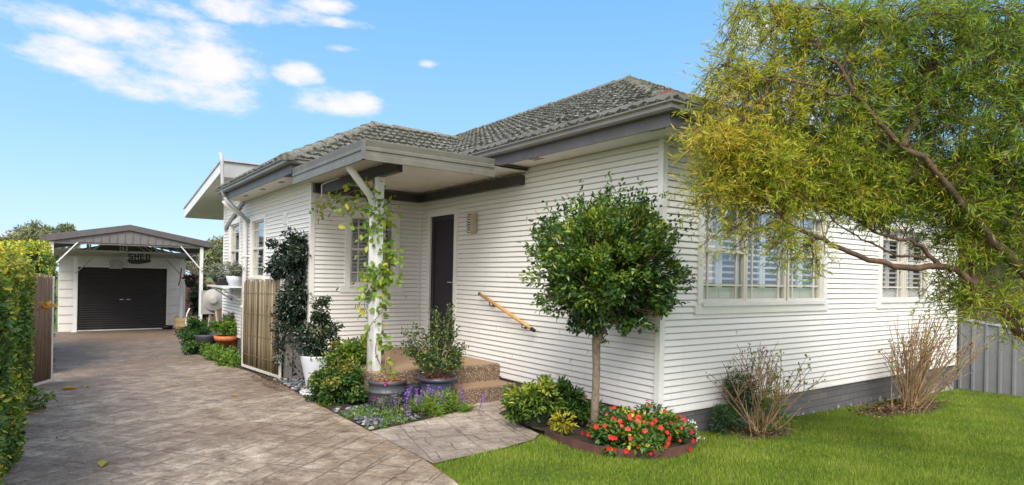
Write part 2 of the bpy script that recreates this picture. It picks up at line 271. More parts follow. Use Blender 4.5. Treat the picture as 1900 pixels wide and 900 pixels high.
def mat_tile():
    m, n, l, b = newmat('roof_tile'); v = ocoord(n, l)
    a = noise(n, l, v, 3.5, 6, .7); f = noise(n, l, v, 26, 6, .8)
    c = ramp(n, l, a, [(.3,(.028,.028,.021)),(.5,(.050,.051,.038)),(.7,(.085,.086,.056))])
    lich = n.new('ShaderNodeMapRange'); l.new(f, lich.inputs[0]); lich.inputs[1].default_value = .50; lich.inputs[2].default_value = .60; lich.inputs[4].default_value = .85
    l.new(mixc(n, l, lich.outputs[0], c, (.36,.35,.29)), b.inputs['Base Color']); b.inputs['Roughness'].default_value = .9; bump(n, l, b, f, .5, .01)
    return m
MT['tile'] = mat_tile()
MT['ridge'] = pm('ridge_cap', (.115,.115,.09), (.25,.24,.19), 16, .9, .8, .015)
def mat_lawn():
    m, n, l, b = newmat('lawn'); v = ocoord(n, l)
    c = ramp(n, l, noise(n, l, v, 3, 8, .7), [(.3,(.065,.11,.02)),(.55,(.11,.165,.03)),(.75,(.18,.20,.06))]); l.new(c, b.inputs['Base Color']); b.inputs['Roughness'].default_value = .9
    bump(n, l, b, noise(n, l, v, 120, 3), 1, .02); return m
MT['lawn'] = mat_lawn()
def mat_bamboo():
    m, n, l, b = newmat('bamboo'); 
    g = n.new('ShaderNodeAttribute'); g.attribute_name = 'lv'; v = ocoord(n, l, (60,60,2.5)); nz = noise(n, l, v, 1, 4)
    ad = n.new('ShaderNodeMath'); ad.operation = 'MULTIPLY_ADD'; l.new(nz, ad.inputs[0]); ad.inputs[1].default_value = .7; l.new(g.outputs['Fac'], ad.inputs[2])
    c = ramp(n, l, ad.outputs[0], [(.25,(.045,.03,.017)),(.55,(.15,.11,.06)),(.95,(.33,.27,.165))]); l.new(c, b.inputs['Base Color']); b.inputs['Roughness'].default_value = .6
    return m
MT['bamboo'] = mat_bamboo()
MT['reed'] = pm('reed', (.24,.17,.11), (.14,.095,.065), 40, .8, .5, .006, stretch=(1,1,.06))

# ------------------------------------------------------------------ object helpers
def tag(o, label=None, cat=None, group=None, kind=None):
    if label: o['label'] = label
    if cat: o['category'] = cat
    if group: o['group'] = group
    if kind: o['kind'] = kind
    return o
def empty(name, loc, label, cat, group=None):
    o = bpy.data.objects.new(name, None); COL.objects.link(o); o.location = loc; o.empty_display_size = .1
    return tag(o, label, cat, group)
def rootloc(p):
    v = Vector((0,0,0))
    while p: v += p.location; p = p.parent
    return v
def link(name, me, mat, parent=None, origin=None):
    """mesh given in world coordinates -> object under parent; top-level objects get an origin"""
    off = rootloc(parent)
    o = bpy.data.objects.new(name, me); COL.objects.link(o); o.parent = parent
    loc = Vector(origin)-off if origin is not None else Vector((0,0,0))
    me.transform(Matrix.Translation(-(off+loc))); o.location = loc
    if mat: me.materials.append(MT[mat] if isinstance(mat, str) else mat)
    return o
class Fr:   # a wall frame: a runs along the wall (to the viewer's right from outside), d sticks out of it
    def __init__(s, o, r, n): s.o, s.r, s.n = Vector(o), Vector(r), Vector(n)
    def p(s, a, z, d=0): return s.o + s.r*a + s.n*d + Vector((0,0,z))
class MB:
    def __init__(s): s.v = []; s.f = []; s.sm = []; s.lv = []; s.cur = 0.5
    def add(s, vs, fs, smooth=False):
        b = len(s.v); s.v += [tuple(x) for x in vs]; s.lv += [s.cur]*len(vs); s.f += [tuple(i+b for i in q) for q in fs]; s.sm += [smooth]*len(fs)
    def box8(s, p):
        s.add(p, [(0,3,2,1),(4,5,6,7),(0,1,5,4),(1,2,6,5),(2,3,7,6),(3,0,4,7)])
    def box(s, x0, x1, y0, y1, z0, z1):
        s.box8([(x0,y0,z0),(x1,y0,z0),(x1,y1,z0),(x0,y1,z0),(x0,y0,z1),(x1,y0,z1),(x1,y1,z1),(x0,y1,z1)]); return s
    def fbox(s, F, a0, a1, z0, z1, d0, d1):
        s.box8([F.p(a0,z0,d1),F.p(a1,z0,d1),F.p(a1,z0,d0),F.p(a0,z0,d0),F.p(a0,z1,d1),F.p(a1,z1,d1),F.p(a1,z1,d0),F.p(a0,z1,d0)]); return s
    def bar(s, a, b, w, h=None, upv=(0,0,1)):
        a, b = Vector(a), Vector(b); h = h or w; t = (b-a).normalized(); sd = t.cross(Vector(upv))
        if sd.length < 1e-3: sd = t.cross(Vector((1,0,0)))
        sd.normalize(); u = sd.cross(t).normalized(); sd *= w/2; u *= h/2
        s.box8([a-sd-u, a+sd-u, b+sd-u, b-sd-u, a-sd+u, a+sd+u, b+sd+u, b-sd+u]); return s
    def tube(s, pts, rad, n=6, caps=True):
        pts = [Vector(p) for p in pts]; m = len(pts)
        if not hasattr(rad, '__len__'): rad = [rad]*m
        vs = []; pr = None
        for i, p in enumerate(pts):
            t = (pts[min(i+1,m-1)]-pts[max(i-1,0)]).normalized()
            if pr is None:
                pr = t.cross(Vector((0,0,1)));  pr = pr if pr.length > .1 else t.cross(Vector((1,0,0)))
            pr = (pr - t*pr.dot(t)).normalized(); q = t.cross(pr)
            for k in range(n):
                a = 2*math.pi*k/n; vs.append(p + (pr*math.cos(a)+q*math.sin(a))*rad[i])
        fs = [(i*n+k, i*n+(k+1)%n, (i+1)*n+(k+1)%n, (i+1)*n+k) for i in range(m-1) for k in range(n)]
        if caps: fs += [tuple(range(n-1,-1,-1)), tuple(range((m-1)*n, m*n))]
        s.add(vs, fs, True); return s
    def lathe(s, c, prof, n=28, sq=None):
        c = Vector(c); vs = []
        for (r, z) in prof:
            for k in range(n):
                a = 2*math.pi*k/n; vs.append(c + Vector((r*math.cos(a), r*math.sin(a), z)))
        m = len(prof); fs = [(i*n+k, i*n+(k+1)%n, (i+1)*n+(k+1)%n, (i+1)*n+k) for i in range(m-1) for k in range(n)]
        s.add(vs, fs, True); return s
    def poly(s, pts, thick=None, d=(0,0,-1)):
        n = len(pts); pts = [Vector(p) for p in pts]
        if thick is None: s.add(pts, [tuple(range(n))]); return s
        q = [p+Vector(d)*thick for p in pts]
        s.add(pts+q, [tuple(range(n)), tuple(range(2*n-1, n-1, -1))]+[(i, i+n, (i+1)%n+n, (i+1)%n) for i in range(n)]); return s
    def mesh(s, name):
        me = bpy.data.meshes.new(name); me.from_pydata(s.v, [], s.f)
        if len(s.f) < 60000:
            bm = bmesh.new(); bm.from_mesh(me); bmesh.ops.recalc_face_normals(bm, faces=bm.faces); bm.to_mesh(me); bm.free()
        me.polygons.foreach_set('use_smooth', s.sm)
        at_ = me.attributes.new('lv', 'FLOAT', 'POINT'); at_.data.foreach_set('value', s.lv); me.update(); return me
    def build(s, name, mat, parent=None, origin=None, bevel=0):
        o = link(name, s.mesh(name), mat, parent, origin)
        if bevel:
            m = o.modifiers.new('b', 'BEVEL'); m.width = bevel; m.segments = 2; m.limit_method = 'ANGLE'; m.harden_normals = False
        return o
def leaves(name, P, D, N, L, Wd, lv, mat, parent=None, origin=None, shape='q', fold=.25):
    n = len(P); D = D/np.linalg.norm(D, axis=1, keepdims=True); S = np.cross(D, N); S /= (np.linalg.norm(S, axis=1, keepdims=True)+1e-9); U = np.cross(S, D)
    L = np.broadcast_to(L, n)[:,None]; Wd = np.broadcast_to(Wd, n)[:,None]
    if shape == 'q':
        V = np.stack([P, P+D*L*.45+S*Wd*.5+U*Wd*fold, P+D*L, P+D*L*.45-S*Wd*.5+U*Wd*fold], 1); k = 4; F = [[0,1,2],[0,2,3]]
    elif shape == 't':
        V = np.stack([P-S*Wd*.5, P+S*Wd*.5, P+D*L], 1); k = 3; F = [[0,1,2]]
    else:
        V = np.stack([P, P+D*L*.28+S*Wd*.45+U*Wd*fold, P+D*L*.68+S*Wd*.38+U*Wd*fold*.7, P+D*L-U*L*.06, P+D*L*.68-S*Wd*.38+U*Wd*fold*.7, P+D*L*.28-S*Wd*.45+U*Wd*fold], 1); k = 6; F = [[0,1,2,3],[0,3,4,5]]
    V = V.reshape(-1,3).astype(np.float32); F = np.array(F); nf, c = F.shape
    I = (F[None]+np.arange(n)[:,None,None]*k).reshape(-1)
    me = bpy.data.meshes.new(name); me.vertices.add(n*k); me.vertices.foreach_set('co', V.ravel()); me.loops.add(n*nf*c); me.loops.foreach_set('vertex_index', I.astype(np.int32))
    me.polygons.add(n*nf); me.polygons.foreach_set('loop_start', (np.arange(n*nf)*c).astype(np.int32)); me.polygons.foreach_set('loop_total', np.full(n*nf, c, np.int32))
    at_ = me.attributes.new('lv', 'FLOAT', 'POINT'); at_.data.foreach_set('value', np.repeat(np.clip(lv,0,1), k).astype(np.float32)); me.update(calc_edges=True)
    return link(name, me, mat, parent, origin)
def rdir(n, bias=(0,0,0)):
    d = rng.normal(size=(n,3))+np.array(bias); return d/np.linalg.norm(d, axis=1, keepdims=True)
def blob_points(c, r, n, shell=.55, nclump=0, cr=.25, low=None):
    """points in an uneven ellipsoid gathered in clumps; returns points, outward direction, clump value"""
    c = np.array(c, float); r = np.array(r, float)*np.ones(3)
    if not nclump:
        d = rdir(n); rad = rng.uniform(shell, 1, n)**.6; return c+d*r*rad[:,None], d, rng.random(n)
    cd_ = rdir(nclump); crad = rng.uniform(shell, 1.0, nclump); cc = c+cd_*r*crad[:,None]; cs = rng.uniform(.6, 1.4, nclump)*cr; cv = rng.normal(0, .5, nclump)
    k = rng.integers(0, nclump, n); dd = rdir(n)*rng.random((n,1))**.45
    P = cc[k]+dd*cs[k][:,None]*np.array([1,1,.8]); O = (P-c)/r; O /= np.linalg.norm(O, axis=1, keepdims=True)+1e-6
    return P, O, cv[k]
def foliage(name, c, r, n, L, Wd, mat, parent, nclump=60, cr=.15, shell=.5, shape='h', base=.45, vr=.22, droop=0, clip=None, topl=.25, origin=None, upb=.4):
    P, O, cv = blob_points(c, r, n, shell, nclump, cr)
    D = O*.8+rdir(n)*.8+np.array([0,0,-droop]); N = O*.5+rdir(n)*.6+np.array([0,0,upb])
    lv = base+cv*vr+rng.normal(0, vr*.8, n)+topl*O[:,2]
    if clip is not None:
        k = clip(P); P, D, N, lv = P[k], D[k], N[k], lv[k]; n = len(P)
    return leaves(name, P, D, N, L*rng.uniform(.7, 1.25, n), Wd*rng.uniform(.75, 1.2, n), lv, mat, parent, origin, shape)
def branchy(mb, start, targets, r0, r1=.004, wob=.05, n=5):
    s = Vector(start)
    for t in targets:
        t = Vector(t); pts = []
        for i in range(n+1):
            f = i/n; p = s.lerp(t, f) + Vector((random.uniform(-1,1), random.uniform(-1,1), random.uniform(-.6,.9)))*wob*math.sin(math.pi*f); pts.append(p)
        mb.tube(pts, [r0+(r1-r0)*i/n for i in range(n+1)], 5, False)

# ------------------------------------------------------------------ ground
def sheet(name, poly_or_grid, mat, off, label=None):
    pass
def grid_ground():
    xs = [-400,-150,-60,-30,-15,-10,-7]+[x*.5 for x in range(-13,33)]+[20,30,60,150,400]; ys = [-400,-150,-60,-30,-15,-10]+[y*.5 for y in range(-16,60)]+[35,50,80,150,400]
    V = [(x,y,gz(min(x,20),min(y,30))) for y in ys for x in xs]; nx = len(xs); F = [(j*nx+i,j*nx+i+1,(j+1)*nx+i+1,(j+1)*nx+i) for j in range(len(ys)-1) for i in range(nx-1)]
    m = MB(); m.add(V, F, True); o = m.build('lawn', 'lawn'); tag(o, kind='structure'); return o
grid_ground()
def strip(name, outline, mat, off):
    """flat paving following the ground: outline given as (y, xleft, xright) rows"""
    m = MB(); V = []; F = []
    nx = 8
    for (y, a, b) in outline:
        for i in range(nx+1):
            x = a+(b-a)*i/nx; V.append((x, y, gz(x, y)+off))
    for j in range(len(outline)-1):
        for i in range(nx): F.append((j*(nx+1)+i, j*(nx+1)+i+1, (j+1)*(nx+1)+i+1, (j+1)*(nx+1)+i))
    # edge skirt
    m.add(V, F); o = m.build(name, mat); return tag(o, kind='structure')
rows = [(-9,-5.6,-2.9),(-2,-5.6,-2.65),(-.6,-5.6,-2.48),(.0,-5.6,-2.38),(.6,-5.6,-2.31),(1.7,-5.6,-2.31),(3.9,-5.6,-2.31),(4.5,-5.6,-2.27),(5.5,-5.6,-2.2),(6.5,-5.6,-2.25),(8,-5.6,-2.35),(10,-5.6,-2.45),(11,-5.6,-2.5),(12.5,-5.6,-2.35),(14,-5.6,-2.1),(17,-5.6,-1.62),(19,-5.6,-1.35),(20.6,-5.6,-1.3)]
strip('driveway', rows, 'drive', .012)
strip('path', [(.45,-2.31,-2.29),(.52,-2.31,-1.55),(.62,-2.31,-1.1),(.75,-2.31,-.93),(1.1,-2.31,-.86),(1.74,-2.31,-.74),(1.9,-1.62,-.5),(2.1,-1.0,-.25),(2.3,-.98,.0),(2.6,-.95,.0)], 'path', .016)
m = MB(); m.poly([(-2.31,1.74,.02),(-1.62,1.9,.02),(-1.0,2.1,.02),(-.95,2.6,.02),(-.9,2.8,.02),(-1.83,2.8,.02),(-1.83,5.1,.02),(-2.2,5.3,.0),(-2.31,3.9,.02)]); tag(m.build('garden_bed', 'soil'), kind='structure')
m = MB(); m.poly([(-2.32,5.5,-.02),(-1.83,5.5,-.02),(-1.83,11.4,-.17),(-1.4,12.5,-.2),(-2.4,12.6,-.2),(-2.52,11,-.16),(-2.46,10,-.14),(-2.36,8,-.09),(-2.26,6.5,-.05)]); tag(m.build('side_garden_soil', 'soil'), kind='structure')

def grass(name, pts, hgt, wid, label):
    P = np.array(pts); n = len(P); D = rdir(n)*.45; D[:,2] = 1; N = rdir(n)
    pat = .5+.28*np.sin(P[:,0]*2.1+np.sin(P[:,1]*1.7)*2)*np.sin(P[:,1]*2.6+P[:,0]*.8)
    pat2 = np.sin(P[:,0]*5.3+1)*np.sin(P[:,1]*6.1+P[:,0]*2)
    lv = .28+.34*pat+.14*pat2+rng.normal(0,.22,n); hgt = hgt*np.clip(.55+.9*pat+.25*pat2, .45, 1.5)
    o = leaves(name, P, D, N, hgt*rng.uniform(.5,1.2,n), wid*rng.uniform(.7,1.3,n), lv, 'grass', None, None, 't'); return tag(o, label, 'grass', kind='stuff')
def inpoly(x, y, poly):
    c = False; j = len(poly)-1
    for i in range(len(poly)):
        if (poly[i][1] > y) != (poly[j][1] > y) and x < (poly[j][0]-poly[i][0])*(y-poly[i][1])/(poly[j][1]-poly[i][1])+poly[i][0]: c = not c
        j = i
    return c
lawnpoly = [(-2.66,-2),(-2.48,-.6),(-2.38,0),(-2.31,.46),(-1.55,.52),(-1.1,.6),(-.93,.72),(-.93,.3),(-.9,-.1),(-.6,-.42),(-.2,-.5),(.25,-.3),(.35,-.04),(8.0,-.04),(8.0,-4),(1,-4)]
pts = []
while len(pts) < 230000:
    x = random.uniform(-2.7, 8.2); y = random.uniform(-3.2, .7)
    d = .59*(x+4.9)+.81*(y+4.18)
    if d < 3.8: continue
    if random.random() > min(1, (5.2/d)**1.6): continue
    if (x-1.25)**2/.35+(y+.32)**2/.05 < 1 and random.random() < .75: continue
    if (x-4.5)**2/.8+(y+.45)**2/.12 < 1 and random.random() < .8: continue
    if inpoly(x, y, lawnpoly): pts.append((x, y, gz(x, y)))
grass('lawn_grass', pts, .042, .006, 'short bright green mown grass of the front lawn')
pts = []
while len(pts) < 16000:
    x = random.uniform(-2.1, 1.5); y = random.uniform(12.6, 24)
    if x > -2.1+.12*(y-12.6) and x > -1.25 - (0 if y > 20 else .3*(20-y)/3.): pts.append((x, y, gz(x, y)))
grass('back_lawn_grass', pts, .07, .014, 'bright green back lawn seen beside the garage')

# ------------------------------------------------------------------ house
FRONT = Fr((0,0,0), (1,0,0), (0,-1,0)); SIDE = Fr((0,0,0), (0,-1,0), (-1,0,0)); PORCH = Fr((-1.83,5.13,0), (1,0,0), (0,-1,0)); LEFT = Fr((-1.83,0,0), (0,-1,0), (-1,0,0))
HOUSE = empty('weatherboard_house', (0,0,0), 'white weatherboard house with a dark tiled hip roof and a small flat porch roof', 'house')
ZB, ZT = .25, 3.02
def siding(F, a0, a1, z0, z1, holes=(), pitch=.0676, name='wall', parent=HOUSE, mat='siding', lip=.015):
    m = MB(); n = int(round((z1-z0)/pitch)); p = (z1-z0)/n
    for i in range(n):
        zb = z0+i*p; zt = zb+p; zm = zb+p*.5; segs = [(a0, a1)]
        for (ha, hb, hz0, hz1) in holes:
            if hz0 < zm < hz1:
                ns = []
                for (s0, s1) in segs:
                    if hb <= s0 or ha >= s1: ns.append((s0, s1)); continue
                    if ha > s0: ns.append((s0, ha))
                    if hb < s1: ns.append((hb, s1))
                segs = ns
        for (s0, s1) in segs:
            prof = [(zb, -.005), (zb, lip), (zb+p*.1, lip+.001), (zb+p*.84, lip*.25), (zb+p*.84, -.005), (zt, -.005)]
            vs = [F.p(s0, z, d) for z, d in prof]+[F.p(s1, z, d) for z, d in prof]; k = len(prof)
            m.add(vs, [(j, j+k, j+k+1, j+1) for j in range(k-1)])
            if pitch < .1 and s1-s0 > 1.2 and random.random() < .6:
                xj = random.uniform(s0+.4, s1-.4); m.fbox(F, xj-.011, xj+.011, zb+.001, zb+p*.84, -.002, lip+.0022)
    return m.build(name, mat, parent)
W1 = (.64, 3.12, 1.36, 2.44); W2 = (4.76, 6.42, 1.36, 2.44)
siding(FRONT, .03, 7.6, ZB, ZT, [(W1[0],W1[1],W1[2],W1[3]), (W2[0],W2[1],W2[2],W2[3])])
DOOR = (-4.78, -4.03, .47, 2.55)   # along SIDE: a = -y
siding(SIDE, -5.13, -.03, ZB, ZT, [(DOOR[0]-.0, DOOR[1]+.0, .2, DOOR[3])])
PW = (1.83-1.23, 1.83-.49, 1.43, 2.50)
siding(PORCH, .03, 1.83, ZB, ZT, [PW])
LW1 = (-8.62, -7.70, 1.50, 2.58); LW2 = (-10.50, -9.62, 1.50, 2.62)
siding(LEFT, -11.15, -5.16, ZB, ZT+.1, [LW1, LW2])
m = MB(); m.fbox(LEFT, -11.15, -5.13, -.4, ZB, -.3, -.012).fbox(PORCH, -.02, 1.83, -.1, ZB, -.3, -.014).fbox(SIDE, -5.13, .0, -.1, ZB, -.3, -.012).fbox(FRONT, .01, 7.6, -.3, ZB, -.3, -.012)
m.build('foundation', 'brick', HOUSE)
for (F, a0_, a1_, zt_, th_, d0_) in ((FRONT,.0,.042,ZT,.024,-.02),(PORCH,.0,.042,ZT,.022,-.02),(PORCH,1.79,1.815,ZT,.018,0),(LEFT,-11.18,-11.12,ZT+.2,.02,-.02),(FRONT,7.56,7.62,ZT,.02,-.1)):
    m = MB(); m.fbox(F, a0_, a1_, ZB-.012, zt_, d0_, th_); m.build('corner_trim', 'trim', HOUSE)
m = MB(); m.fbox(SIDE, -.042, .0235, ZB-.0125, ZT-.001, .001, .030); m.build('corner_trim', 'trim', HOUSE)
m = MB(); m.fbox(LEFT, -5.172, -5.1075, ZB-.0125, ZT-.001, .001, .030); m.build('corner_trim', 'trim', HOUSE)
for (F, a0_, a1_) in ((FRONT,.045,7.555),(SIDE,-2.72,-.045),(LEFT,-11.1,-5.18)):
    m = MB(); m.fbox(F, a0_, a1_, ZB-.012, ZB+.004, -.004, .018); m.build('base_trim', 'trim', HOUSE)
# inner shell so that nothing is hollow behind the boards
m = MB(); m.fbox(FRONT, 0, W1[0]-.02, ZB, ZT, -.1, -.006).fbox(FRONT, W1[1]+.02, W2[0]-.02, ZB, ZT, -.1, -.006).fbox(FRONT, W2[1]+.02, 7.6, ZB, ZT, -.1, -.006).fbox(FRONT, W1[0]-.02, W1[1]+.02, ZB, W1[2], -.1, -.006).fbox(FRONT, W1[0]-.02, W1[1]+.02, W1[3], ZT, -.1, -.006).fbox(FRONT, W2[0]-.02, W2[1]+.02, ZB, W2[2], -.1, -.006).fbox(FRONT, W2[0]-.02, W2[1]+.02, W2[3], ZT, -.1, -.006)
m.fbox(SIDE, -5.13, DOOR[0], ZB, ZT, -.1, -.006).fbox(SIDE, DOOR[1], -.1, ZB, ZT, -.1, -.006).fbox(SIDE, DOOR[0], DOOR[1], DOOR[3], ZT, -.1, -.006)
m.fbox(PORCH, 0, PW[0], ZB, ZT, -.1, -.006).fbox(PORCH, PW[1], 1.73, ZB, ZT, -.1, -.006).fbox(PORCH, PW[0], PW[1], ZB, PW[2], -.1, -.006).fbox(PORCH, PW[0], PW[1], PW[3], ZT, -.1, -.006)
m.fbox(LEFT, -11.15, LW2[0], ZB, ZT+.1, -.1, -.006).fbox(LEFT, LW2[1], LW1[0], ZB, ZT+.1, -.1, -.006).fbox(LEFT, LW1[1], -5.23, ZB, ZT+.1, -.1, -.006)
for q in (LW1, LW2): m.fbox(LEFT, q[0], q[1], ZB, q[2], -.1, -.006).fbox(LEFT, q[0], q[1], q[3], ZT+.1, -.1, -.006)
m.box(7.5, 7.6, .02, 11, -.3, ZT); m.box(-1.8, 7.6, 11.05, 11.15, -.4, ZT+.1)
m.build('wall_core', 'siding', HOUSE)

def window(F, q, lights, dark=False, rail=None, header=False, sashmat='sash', name='window', flare=.0, trimw=.085, muntin=True, label=None):
    a0, a1, z0, z1 = q
    m = MB()   # outer white casing
    m.fbox(F, a0-trimw, a0, z0-.01, z1+trimw, -.05, .028).fbox(F, a1, a1+trimw, z0-.01, z1+trimw, -.05, .028).fbox(F, a0, a1, z1, z1+trimw, -.05, .028)
    m.fbox(F, a0-trimw-flare, a1+trimw+flare, z0-.115, z0-.012, -.01, .030)
    if flare:
        m.poly([F.p(a0-trimw-flare, z1+trimw+.002, .031), F.p(a0-trimw, z1-.02, .031), F.p(a1+trimw, z1-.02, .031), F.p(a1+trimw+flare, z1+trimw+.002, .031)], .03, -F.n)
    w = m.build(name, 'trim', HOUSE)
    if label: w['label'] = label
    m = MB(); m.fbox(F, a0-.02, a1+.02, z0-.03, z0+.012, -.08, .05); m.build('sill', 'white', w)
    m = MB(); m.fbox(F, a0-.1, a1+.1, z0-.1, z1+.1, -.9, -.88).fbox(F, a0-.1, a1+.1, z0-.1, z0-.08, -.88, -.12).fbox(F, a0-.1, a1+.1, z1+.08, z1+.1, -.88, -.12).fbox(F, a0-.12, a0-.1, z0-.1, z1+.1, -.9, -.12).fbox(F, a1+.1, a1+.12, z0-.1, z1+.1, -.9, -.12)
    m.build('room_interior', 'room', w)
    fr = MB(); gl = MB(); sh = MB(); mu = MB()
    for (b0, b1, kind) in lights:
        t = .035
        for (x0, x1, y0, y1) in ((b0, b0+t, z0, z1), (b1-t, b1, z0, z1), (b0+t, b1-t, z0, z0+t+.01), (b0+t, b1-t, z1-t, z1)): fr.fbox(F, x0, x1, y0, y1, -.06, -.008 if kind == 'dh' else -.018)
        gl.fbox(F, b0+t, b1-t, z0+t, z1-t, -.043, -.039)
        if kind == 'dh': zr = rail or (z0+z1)/2; mu.fbox(F, b0+.004, b1-.004, zr-.02, zr+.02, -.06, -.002)
        if muntin:
            e = .15
            for aa in (b0+t+e*.75, b1-t-e*.75): mu.fbox(F, aa-.009, aa+.009, z0+t, z1-t, -.05, -.030)
            mu.fbox(F, b0+t, b1-t, z0+t+e, z0+t+e+.018, -.051, -.029)
            if kind == 'dh': mu.fbox(F, b0+t, b1-t, z1-t-e, z1-t-e+.018, -.051, -.029)
        # plantation shutters: two leaves with tilted louvres
        mid = (b0+b1)/2
        for (s0, s1) in ((b0+.015, mid-.003), (mid+.003, b1-.015)):
            st = .055; zz0, zz1 = z0+.01, z1-.01
            sh.fbox(F, s0, s0+st, zz0, zz1, -.105, -.075).fbox(F, s1-st, s1, zz0, zz1, -.105, -.075).fbox(F, s0+st, s1-st, zz0, zz0+.16, -.104, -.076).fbox(F, s0+st, s1-st, zz1-.08, zz1, -.104, -.076)
            z = zz0+.19
            while z < zz1-.1:
                c = F.p((s0+s1)/2, z, -.125); sh.bar(F.p(s0+st, z, -.09), F.p(s1-st, z, -.09), .050, .008, upv=(F.n*(.42)+Vector((0,0,.9)))); z += .070
    fr.build('sash_frame', sashmat, w); gl.build('pane', 'glass', w); mu.build('glazing_bar', 'cream' if sashmat != 'sash' else 'sash', w); sh.build('shutter', 'shutterdk' if dark else 'shutter', w)
    return w
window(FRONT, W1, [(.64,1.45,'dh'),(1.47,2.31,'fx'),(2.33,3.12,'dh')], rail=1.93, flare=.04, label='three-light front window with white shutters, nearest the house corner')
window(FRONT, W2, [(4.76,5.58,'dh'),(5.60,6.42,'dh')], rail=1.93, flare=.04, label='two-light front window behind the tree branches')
window(PORCH, PW, [(PW[0],PW[1],'dh')], dark=True, rail=1.99, flare=.07, sashmat='cream', label='porch window with dark shutters')
window(LEFT, LW1, [(LW1[0],LW1[1],'dh')], dark=True, rail=2.05, label='side window beside the downpipe')
window(LEFT, LW2, [(LW2[0],LW2[1],'dh')], dark=True, rail=2.05, label='narrow side window nearest the rear')
# door
m = MB(); a0, a1, z0, z1 = DOOR; t = .085
m.fbox(SIDE, a0-t, a0, .42, z1+t, -.02, .026).fbox(SIDE, a1, a1+t, .42, z1+t, -.02, .026).fbox(SIDE, a0, a1, z1, z1+t, -.02, .026).fbox(SIDE, a0, a1, .42, z0, -.1, .03)
df = m.build('door_frame', 'trim', HOUSE)
m = MB(); m.fbox(SIDE, a0, a1, z0, z1, -.08, -.04); dr = m.build('door', 'door', HOUSE)
m = MB(); st = .07; m.fbox(SIDE, a0+.003, a0+st, z0+.003, z1-.003, -.038, -.012).fbox(SIDE, a1-st, a1-.003, z0+.003, z1-.003, -.038, -.012).fbox(SIDE, a0+st, a1-st, z1-st, z1-.003, -.038, -.012).fbox(SIDE, a0+st, a1-st, z0+.003, z0+.13, -.038, -.012); m.build('screen_frame', 'door', dr)
m = MB(); m.fbox(SIDE, a0+st, a1-st, z0+.13, z1-st, -.034, -.03); m.build('screen', 'doorfly', dr)
m = MB(); m.fbox(SIDE, a1-.05, a1-.02, 1.42, 1.58, -.012, 0).tube([SIDE.p(a1-.035, 1.5, 0), SIDE.p(a1-.035, 1.5, .045), SIDE.p(a1-.12, 1.5, .05)], .009); m.build('door_handle', 'metal', dr)

# eaves
OV = .45; ZS = 3.02
m = MB()
m.box(-OV+.024, 0.02, -OV+.024, 5.13-OV, ZS, ZS+.015).box(.02, 8.02, -OV+.024, .02, ZS, ZS+.015).box(-1.83-OV+.024, -OV, 5.13-OV+.024, 5.15, ZS+.001, ZS+.016).box(-OV, .02, 5.13-OV, 5.14, ZS+.002, ZS+.014).box(-1.83-OV+.024, -1.81, 5.15, 9.25, ZS+.001, ZS+.016).box(7.55, 8.02, .02, 11, ZS, ZS+.015)
sf = m.build('soffit', 'soffit', HOUSE)
for (x, y) in ((-.33,-.2),(-.25,1.7),(-.25,3.2)):
    for k in range(2):
        m = MB(); m.box(x+.07*k-.09, x+.07*k-.055, y-.09, y+.09, ZS-.004, ZS+.003); m.build('eave_vent', 'fascia', sf)
for y in (5.9, 7.0, 8.2):
    m = MB(); m.box(-2.1, -2.03, y-.09, y+.09, ZS-.004, ZS+.003); m.build('eave_vent', 'fascia', sf)
def fascia_gutter(path, closed_out, name_f, name_g, zf0=2.99, zf1=3.14, out=.11):
    """fascia board plus a quad gutter along a path of outer corners; 'closed_out' = outward normals per segment"""
    mf = MB(); mg = MB()
    prof = [(0,.00),(.01,.0),(.07,.0),(.088,.02),(.09,.05),(.10,.062),(.112,.07),(.112,.145),(.100,.150),(.100,.10),(.01,.095)]
    for i in range(len(path)-1):
        a, b = Vector(path[i]), Vector(path[i+1]); n = Vector(closed_out[i])
        na = (n+Vector(closed_out[i-1])) if i > 0 else n; nb = (n+Vector(closed_out[i+1])) if i < len(closed_out)-1 else n
        z = Vector((0,0,1)); th = .022
        # fascia as mitred slab
        pa, pb = a+z*zf0, b+z*zf0; h = zf1-zf0
        mf.box8([pa, pb, pb-nb*th, pa-na*th, pa+z*h, pb+z*h, pb-nb*th+z*h, pa-na*th+z*h])
        k = len(prof); vs = [a+na*d+z*(zf1-.03+hh) for d, hh in prof]+[b+nb*d+z*(zf1-.03+hh) for d, hh in prof]
        mg.add(vs, [(j, j+k, j+k+1, j+1) for j in range(k-1)]+[tuple(range(k)), tuple(range(2*k-1, k-1, -1))])
    mf.build(name_f, 'fascia', HOUSE); mg.build(name_g, 'gutter', HOUSE)
fascia_gutter([(-OV,5.13-OV,0),(-OV,-OV,0),(8.05,-OV,0),(8.05,11,0)], [(-1,0,0),(0,-1,0),(1,0,0)], 'fascia', 'gutter')
fascia_gutter([(-1.83-OV,9.2,0),(-1.83-OV,5.13-OV,0),(-OV,5.13-OV,0)], [(-1,0,0),(0,-1,0)], 'fascia', 'gutter')

